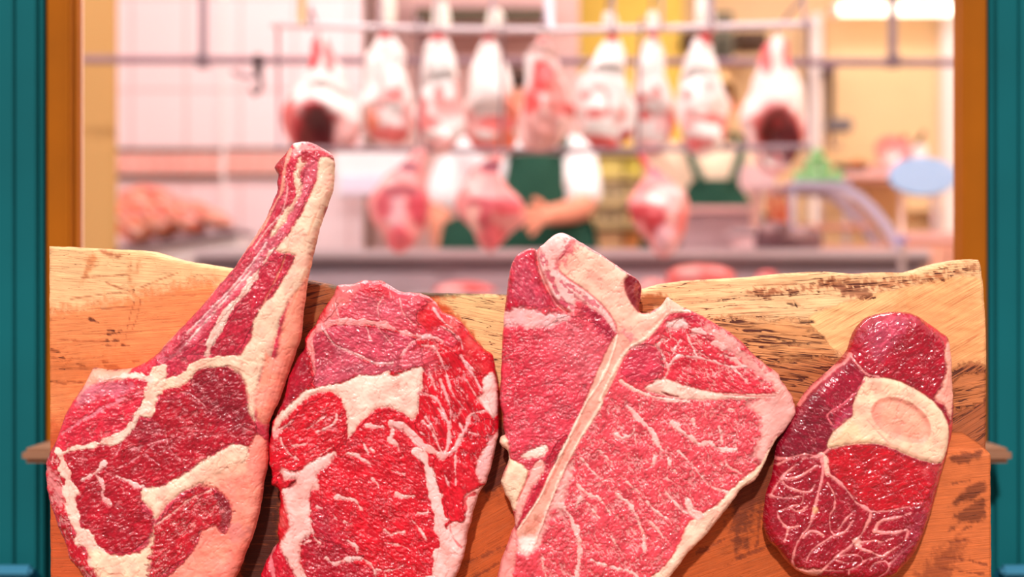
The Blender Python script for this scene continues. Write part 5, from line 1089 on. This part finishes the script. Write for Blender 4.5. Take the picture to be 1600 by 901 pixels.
# shelving unit in the middle
YH = 4.68
su = empty('shelving_unit', (X(990, YH), YH, .012), 'cream shelving unit with labelled bins against the yellow wall', 'shelving unit')
SHC = plain('shelf_cream', (240, 216, 160), .6)
for a in (924, 1062): box('side_panel', (X(a, YH), YH, .012), (X(a + 6, YH), YH + .2, Z(236, YH)), SHC, su)
for y in (236, 276, 316, 352, 388, 500, 640): pbox('shelf', 930, y, 1062, y + 5, YH, .2, SHC, su, .002)
cols = [(226, 206, 120), (214, 196, 90), (238, 214, 170), (232, 206, 150), (244, 196, 150), (246, 164, 100)]
labs = ['yellow bin', 'olive yellow bin', 'cream bin with a dark label', 'sand bin with a dark label', 'peach bin', 'orange bin']
names = ['top', 'second', 'third', 'fourth']
for i, (y0, y1) in enumerate([(246, 276), (286, 316), (324, 352), (362, 388)]):
    for j, (a, b) in enumerate([(934, 974), (978, 1016), (1020, 1058)]):
        k = (i + j) % 6 if i < 3 else 4 + (j % 2); 
        if i == 1: k = 2 + (j % 2)
        if i == 0: k = j % 2
        bn = empty('storage_bin', (X((a + b) / 2, YH), YH + .1, Z(y1, YH)), f'{labs[k]} on the {names[i]} shelf of the cream unit, {["left", "middle", "right"][j]}', 'bin', 'bins on the shelving unit')
        zb = Z(y1, YH) + .0006
        box('bin_body', (X(a, YH), YH + .02, zb), (X(b, YH), YH + .18, Z(y0, YH)), plain(f'bin_{i}{j}', cols[k], .5), bn, .006)
        if k in (2, 3): pbox('bin_label', a + 8, (y0 + y1) / 2 - 3, b - 8, (y0 + y1) / 2 + 5, YH + .016, .004, plain('bin_label_dark', (120, 106, 80), .5), bn, .001)
# cupboards high on the rear wall
def wallbox(name, label, cat, x0, y0, x1, y1, Y, d, c, c2):
    o = empty(name, at((x0 + x1) / 2, y1, Y), label, cat); m = plain(name + '_skin', c, .5)
    pbox('body', x0, y0, x1, y1, Y, d, m, o); pbox('front_slot', x0 + 8, y0 + (y1 - y0) * .55, x1 - 8, y1 - 3, Y - .01, .012, plain(name + '_slot', c2, .5), o, .002); return o
wallbox('air_unit', 'long mauve wall air unit with a dark slot above the left pork legs', 'air conditioner', 640, -20, 858, 38, 4.461, .24, (206, 164, 160), (92, 78, 62))
wallbox('dark_wall_box', 'dark olive box on the wall just right of the pork legs', 'box', 1112, 18, 1146, 92, 4.75, .2, (110, 104, 88), (70, 64, 52))
for i, (a, b) in enumerate([(1066, 1106), (1150, 1200)]):
    wallbox('wall_cabinet', ['small dark brown wall cabinet left of the olive box', 'small dark brown wall cabinet right of the olive box'][i], 'cabinet', a, 48, b, 74, 4.85, .14, (96, 70, 52), (60, 40, 32))
wallbox('wall_notice_panel', 'white enamel wall panel beside the upright rib bone, pale blue marks', 'panel', 524, 236, 640, 306, 4.28, .03, (255, 246, 250), (238, 226, 244))

# heap of pork ribs on a sloping tray, left
YP = 4.1
tr = empty('display_tray', (X(270, YP), YP, .012), 'sloping white display tray carrying the heap of chops at the left wall', 'display tray')
def slope(name, t0, t1, y0, y1, mat):
    V = [(X(183, YP), y0, Z(390 + t0, YP)), (X(372, YP), y0, Z(362 + t0, YP)), (X(372, YP), y1, Z(362 + t0, YP)), (X(183, YP), y1, Z(390 + t0, YP)),
         (X(183, YP), y0, Z(390 + t1, YP)), (X(372, YP), y0, Z(362 + t1, YP)), (X(372, YP), y1, Z(362 + t1, YP)), (X(183, YP), y1, Z(390 + t1, YP))]
    return mesh(name, V, [(0, 1, 2, 3), (7, 6, 5, 4), (0, 4, 5, 1), (1, 5, 6, 2), (2, 6, 7, 3), (3, 7, 4, 0)], mat, tr)
slope('tray_plate', -4, 4, YP - .02, YP + .25, DARKST); slope('tray_apron', 5, 34, YP + .02, YP + .24, WHITE)
for a in (190, 360):
    for y in (YP + .04, YP + .22): box('leg', (X(a, YP) - .012, y - .012, .012), (X(a, YP) + .012, y + .012, Z(410, YP)), PALEST, tr)
rows = [(205, 350, 70, 62, 0.02), (245, 345, 66, 58, .04), (290, 345, 66, 44, .03), (335, 342, 58, 32, .04), (222, 318, 72, 42, .10), (268, 322, 66, 40, .11), (308, 330, 60, 34, .11), (240, 302, 60, 24, .17)]
rl = ['low at the left end of the heap', 'second from the left at the bottom', 'third from the left at the bottom', 'at the low right tip of the heap', 'in the upper layer, left', 'in the upper layer, middle', 'in the upper layer, right', 'topmost of the heap']
for i, (cx, cy, w, hh, dy) in enumerate(rows):
    Y = YP + dy * .6 + .06; s = Y / F; V = []; col = []; n, m = 22, 26
    for a in range(n):
        ph = PI * a / (n - 1)
        for b in range(m):
            q = 2 * PI * b / m; ex = math.sin(ph) ** .8 * math.cos(q); ez = math.sin(ph) ** .8 * math.sin(q); ey = math.cos(ph)
            lx = ex * w / 2; lz = ez * hh / 2; rot = -.22; x = lx * math.cos(rot) - lz * math.sin(rot) * -1; z = -lx * math.sin(-rot) + lz * math.cos(rot)
            nz = mnoise.fractal(Vector((ex * 2 + i, ez * 2, ey * 2)), 1., 2., 3)
            V.append((X(cx, Y) + x * s * (1 + .12 * nz), Y + ey * .07, Z(cy, Y) + z * s * (1 + .15 * nz)))
            k = mnoise.fractal(Vector((ex * 3 + ez * 1.5 + i * 3, ez * 3.2, ey * 2)), 1., 2., 3); k2 = float(np.clip(k * 2.6 + .45, 0, 1))
            c = lin((255, 164, 116)) * (1 - k2) + lin((236, 108, 100)) * k2
            if abs(ez + .3 * math.sin(ex * 4 + i)) < .16: c = lin((250, 206, 190))
            if abs(ez - .5) < .1: c = lin((210, 100, 104))
            col.append((*c, 1))
    Fc = [(a * m + b, (a + 1) * m + b, (a + 1) * m + (b + 1) % m, a * m + (b + 1) % m) for a in range(n - 1) for b in range(m)]
    o = mesh('pork_chop', V, Fc, M_hung, None, True); at_ = o.data.attributes.new('Col', 'FLOAT_COLOR', 'POINT'); at_.data.foreach_set('color', np.array(col).ravel())
    tag(o, 'salmon pink meat chop ' + rl[i] + ', white tray', 'meat', 'chops heaped on the white tray')

# ---------------------------------------------------------------- the two people behind the counter
SKIN = plain('skin', (238, 158, 130), .5, var=.06); HAIR = plain('dark_hair', (70, 46, 38), .6); COAT = plain('white_coat_cloth', (255, 250, 252), .8, var=.02)
CREAMC = plain('cream_shirt_cloth', (244, 214, 186), .8); GREEN = plain('dark_green_apron_cloth', (34, 76, 60), .8, var=.15)
def skin(name, joints, edges, mat, parent, sub=2):
    me = bpy.data.meshes.new(name); me.from_pydata([j[0] for j in joints], edges, []); me.update(); ob = link(name, me, mat, parent)
    md = ob.modifiers.new('skin', 'SKIN'); md.use_smooth_shade = True
    for i, j in enumerate(joints):
        r = j[1]; r = r if isinstance(r, tuple) else (r, r); me.skin_vertices[0].data[i].radius = r
    me.skin_vertices[0].data[0].use_root = True
    m2 = ob.modifiers.new('sub', 'SUBSURF'); m2.levels = sub; m2.render_levels = sub
    return ob
def person(label, cx, Y, lean, coat, hand_l, hand_r, elbow_l, elbow_r, zshift=0.0, hair=None, wide=78, bib=0, top=246):
    """px positions at distance Y; hands and elbows are (px, py, dy)"""
    root = empty('person', (X(cx, Y), Y, .012), label, 'person')
    def P(px, py, dy=0): v = at(px, py, Y); v.y += dy; v.z += zshift; return v
    hip = P(cx, 420); J = []; E = []
    def add(p, r, par=None):
        J.append((Vector(p), r)); 
        if par is not None: E.append((par, len(J) - 1))
        return len(J) - 1
    pel = add(hip, (.155, .11)); wa = add(P(cx, 350), (.14, .10), pel); ch = add(P(cx + lean, 285), (.165, .115), wa); up = add(P(cx + lean, 245), (.12, .09), ch)
    nk = add(P(cx + lean, 220, -.01), .056, up); jaw = add(P(cx + lean, 196, -.035), (.062, .07), nk); hd = add(P(cx + lean, 168, -.02), (.076, .092), jaw); cr = add(P(cx + lean, 140, -.01), (.06, .07), hd)
    for sgn in (-1, 1):
        h = add((hip.x + sgn * .095, Y, hip.z - .08), .092, pel); k = add((hip.x + sgn * .1, Y - .01, .5), .062, h); a = add((hip.x + sgn * .1, Y, .1), .042, k); add((hip.x + sgn * .11, Y - .14, .05), .036, a)
    arms = {}
    for sgn, el, ha in ((-1, elbow_l, hand_l), (1, elbow_r, hand_r)):
        s1 = add(P(cx + lean + sgn * wide, 248), .062, up); e = add(P(*el), .047, s1); w = add(P(*ha), .031, e)
        d = (J[w][0] - J[e][0]).normalized(); side = d.cross(Vector((0, 1, 0))).normalized()
        pm = add(J[w][0] + d * .05, (.036, .022), w); kn = add(J[w][0] + d * .085, (.038, .02), pm); arms[sgn] = (J[s1][0], J[e][0], J[w][0])
        for f in range(4):
            o = side * (f - 1.5) * .02; ln = (.034, .04, .037, .028)[f]
            a = add(J[kn][0] + o + d * .012, .009, kn); b = add(J[kn][0] + o + d * ln + Vector((0, .008, -.004)), .0085, a); add(J[kn][0] + o + d * ln * 1.5 + Vector((0, .024, -.014)), .0075, b)
        t1 = add(J[pm][0] - side * .04 + d * .0, .011, pm); add(J[pm][0] - side * .055 + d * .03, .009, t1)
    body = skin('body', J, E, SKIN, root)
    # face: nose, ears, hair
    hc = P(cx + lean, 168, -.02)
    sweep('nose', [hc + Vector((0, -.085, .02)), hc + Vector((0, -.105, -.012)), hc + Vector((0, -.09, -.022))], .01, SKIN, root, 8, [.006, .013, .009])
    for sgn in (-1, 1):
        sweep('ear', [hc + Vector((sgn * .078, .0, .02)), hc + Vector((sgn * .088, .006, 0)), hc + Vector((sgn * .078, .0, -.026))], .01, SKIN, root, 8, [.01, .013, .007], .6)
        sweep('eye', [hc + Vector((sgn * .03, -.084, .018)), hc + Vector((sgn * .03, -.094, .018))], .009, BLACK, root, 10)
    sweep('mouth', [hc + Vector((-.024, -.095, -.045)), hc + Vector((0, -.101, -.047)), hc + Vector((.024, -.095, -.045))], .005, plain('lips', (190, 90, 84), .5), root, 8)
    V = []; Fc = []; n, m = 12, 24
    for a in range(n):
        ph = PI * .56 * a / (n - 1)
        for b in range(m):
            q = 2 * PI * b / m; fr = .6 if math.sin(q) < -.3 and a > 7 else 1.0
            p2 = min(ph, PI * .36) if fr < 1 else ph
            V.append(hc + Vector((.087 * math.sin(p2) * math.cos(q), .004 + .1 * math.sin(p2) * math.sin(q), .03 + .093 * math.cos(p2))))
    Fc = [(a * m + b, (a + 1) * m + b, (a + 1) * m + (b + 1) % m, a * m + (b + 1) % m) for a in range(n - 1) for b in range(m)]
    mesh('hair', V, Fc, hair or HAIR, root, True)
    # coat or shirt with sleeves to the elbow
    J2 = [(J[pel][0] - Vector((0, 0, .05)), (.185, .14)), (J[wa][0], (.168, .128)), (J[ch][0], (.19, .138)), (J[up][0] + Vector((0, 0, -.01)), (.14, .105))]; E2 = [(0, 1), (1, 2), (2, 3)]
    for sgn in (-1, 1):
        s1, e, w = arms[sgn]; J2 += [(s1, .084), ((s1 + e) / 2, .072), (e + (w - e) * .12, .064)]; k = len(J2); E2 += [(3, k - 3), (k - 3, k - 2), (k - 2, k - 1)]
    skin('coat' if coat is COAT else 'shirt', J2, E2, coat, root)
    # apron: curved bib and skirt hugging the front
    V = []; Fc = []; rows = [(P(cx + lean, top).z, .085 if top < 260 else .07, .128 if top < 260 else .155), (P(cx + lean, top + (334 - top) * .5).z, .10, .158), (P(cx, 335).z, .15, .155), (P(cx, 350).z, .22, .165), (P(cx, 400).z, .24, .175), (.75, .27, .2), (.55, .28, .22)]
    m = 14
    for inner in (0, 1):
        for z, hw, dy in rows:
            for b in range(m):
                u = -1 + 2 * b / (m - 1); xx = (cx + (lean if z > hip.z else 0) + (bib if z > P(0, 320).z else 0) - 800) / F * Y
                V.append((xx + u * hw, Y - dy * math.sqrt(max(.0, 1 - .55 * u * u)) - .012 + inner * .006, z))
    o_ = len(rows) * m
    for i in range(len(rows) - 1):
        for b in range(m - 1):
            a = i * m + b; Fc += [(a, a + m, a + m + 1, a + 1), (o_ + a, o_ + a + 1, o_ + a + m + 1, o_ + a + m)]
        for b in (0, m - 1): a = i * m + b; Fc.append((a, o_ + a, o_ + a + m, a + m))
    mesh('apron', V, Fc, GREEN, root, True)
    for sgn in (-1, 1):
        t = P(cx + lean, 246); t0 = P(cx + lean, top + 2).z; w0 = .08 if top < 260 else .05; t.x += bib / F * Y; sweep('strap', [(t.x + sgn * w0, Y - (.128 if top < 260 else .168), t0), (t.x + sgn * .08, Y - .145, t.z), (t.x + sgn * .085, Y - .10, t.z + .05), (t.x + sgn * .07, Y, t.z + .075), (t.x + sgn * .06, Y + .09, t.z + .03)], .014, GREEN, root, 8, None, .4)
    return root
person('person in white coat and dark green apron, one bare forearm bent across the front', 796, 4.25, 14, COAT, (700, 400, -.10), (862, 342, -.24), (684, 330, -.04), (910, 330, -.12), wide=90, bib=26)
person('person in cream shirt and dark green apron half hidden behind the rightmost pork leg', 1104, 4.48, 4, CREAMC, (1072, 402, -.12), (1136, 402, -.12), (1046, 330, -.04), (1160, 330, -.04), hair=plain('sandy_hair', (206, 166, 116), .7), bib=0, top=286)

# added unseen ceiling fixtures that brighten the shop and hung meat: housings, tubes, lamps
TG = emit('added_tube_glow', (255, 240, 238), 5.0)
def fixture(x, y, power, label):
    o = empty('added_ceiling_light', (x, y, 2.62), label, 'light', 'added ceiling lights')
    box('housing', (x - .6, y - .09, 2.57), (x + .6, y + .09, 2.6195), WHITE, o)
    for d in (-.04, .04): sweep('tube', [(x - .57, y + d, 2.553), (x + .57, y + d, 2.553)], .013, TG, o, 10)
    l = bpy.data.lights.new('added_tube_lamp', 'AREA'); l.shape = 'RECTANGLE'; l.size = 1.15; l.size_y = .16; l.energy = power; l.color = (1, .95, .93)
    lo = bpy.data.objects.new('added_tube_lamp', l); C.objects.link(lo); lo.location = (x, y, 2.53)
for i, (x, y, p) in enumerate([(-.75, 2.1, POW * 1.5), (.55, 2.1, POW * 1.5), (1.7, 2.6, POW * .7), (-.9, 3.3, POW * .4), (.6, 3.9, POW * .7), (-.75, 3.9, POW * .2), (1.5, 4.1, POW * .5)]):
    fixture(x, y, p, ['added unseen twin tube light on the ceiling, first row left', 'added unseen twin tube light on the ceiling, first row middle', 'added unseen twin tube light on the ceiling, first row right', 'added unseen twin tube light on the ceiling, second row left', 'added unseen twin tube light on the ceiling, second row middle', 'added unseen twin tube light on the ceiling, rearmost left', 'added unseen twin tube light on the ceiling, rearmost right'][i])

# ---------------------------------------------------------------- street light, camera
w = bpy.data.worlds.new('street_sky'); bpy.context.scene.world = w; w.use_nodes = True
nt = w.node_tree; tcw = N(nt, 'ShaderNodeTexCoord'); sp = N(nt, 'ShaderNodeSeparateXYZ'); nt.links.new(tcw.outputs['Generated'], sp.inputs[0])
rp = N(nt, 'ShaderNodeValToRGB'); nt.links.new(sp.outputs['Z'], rp.inputs[0]); rp.color_ramp.elements[0].position = .12; rp.color_ramp.elements[0].color = (.22, .19, .18, 1)
rp.color_ramp.elements[1].position = .5; rp.color_ramp.elements[1].color = (1.0, .93, .90, 1)
nt.links.new(rp.outputs[0], nt.nodes['Background'].inputs[0]); nt.nodes['Background'].inputs[1].default_value = SKY
l = bpy.data.lights.new('sun', 'SUN'); l.energy = SUN; l.angle = math.radians(3); l.color = (1, .89, .85)
lo = bpy.data.objects.new('sun', l); C.objects.link(lo); lo.rotation_euler = Vector((.12, .78, -.62)).to_track_quat('-Z', 'Y').to_euler()
cam = bpy.data.cameras.new('camera'); co = bpy.data.objects.new('camera', cam); C.objects.link(co)
co.location = (0, 0, ZC); co.rotation_euler = (PI / 2, 0, 0); cam.sensor_width = 36; cam.lens = 18 / math.tan(math.radians(20)); cam.clip_start = .05
cam.dof.use_dof = True; cam.dof.focus_distance = 1.18; cam.dof.aperture_fstop = cam.lens / 1000 / .0165
sc = bpy.context.scene; sc.camera = co
sc.view_settings.view_transform = 'Standard'; sc.view_settings.look = 'None'; sc.view_settings.exposure = EXPO; sc.view_settings.gamma = 1
sc.view_settings.use_curve_mapping = False
sc.cycles.max_bounces = 8; sc.cycles.caustics_reflective = False; sc.cycles.caustics_refractive = False
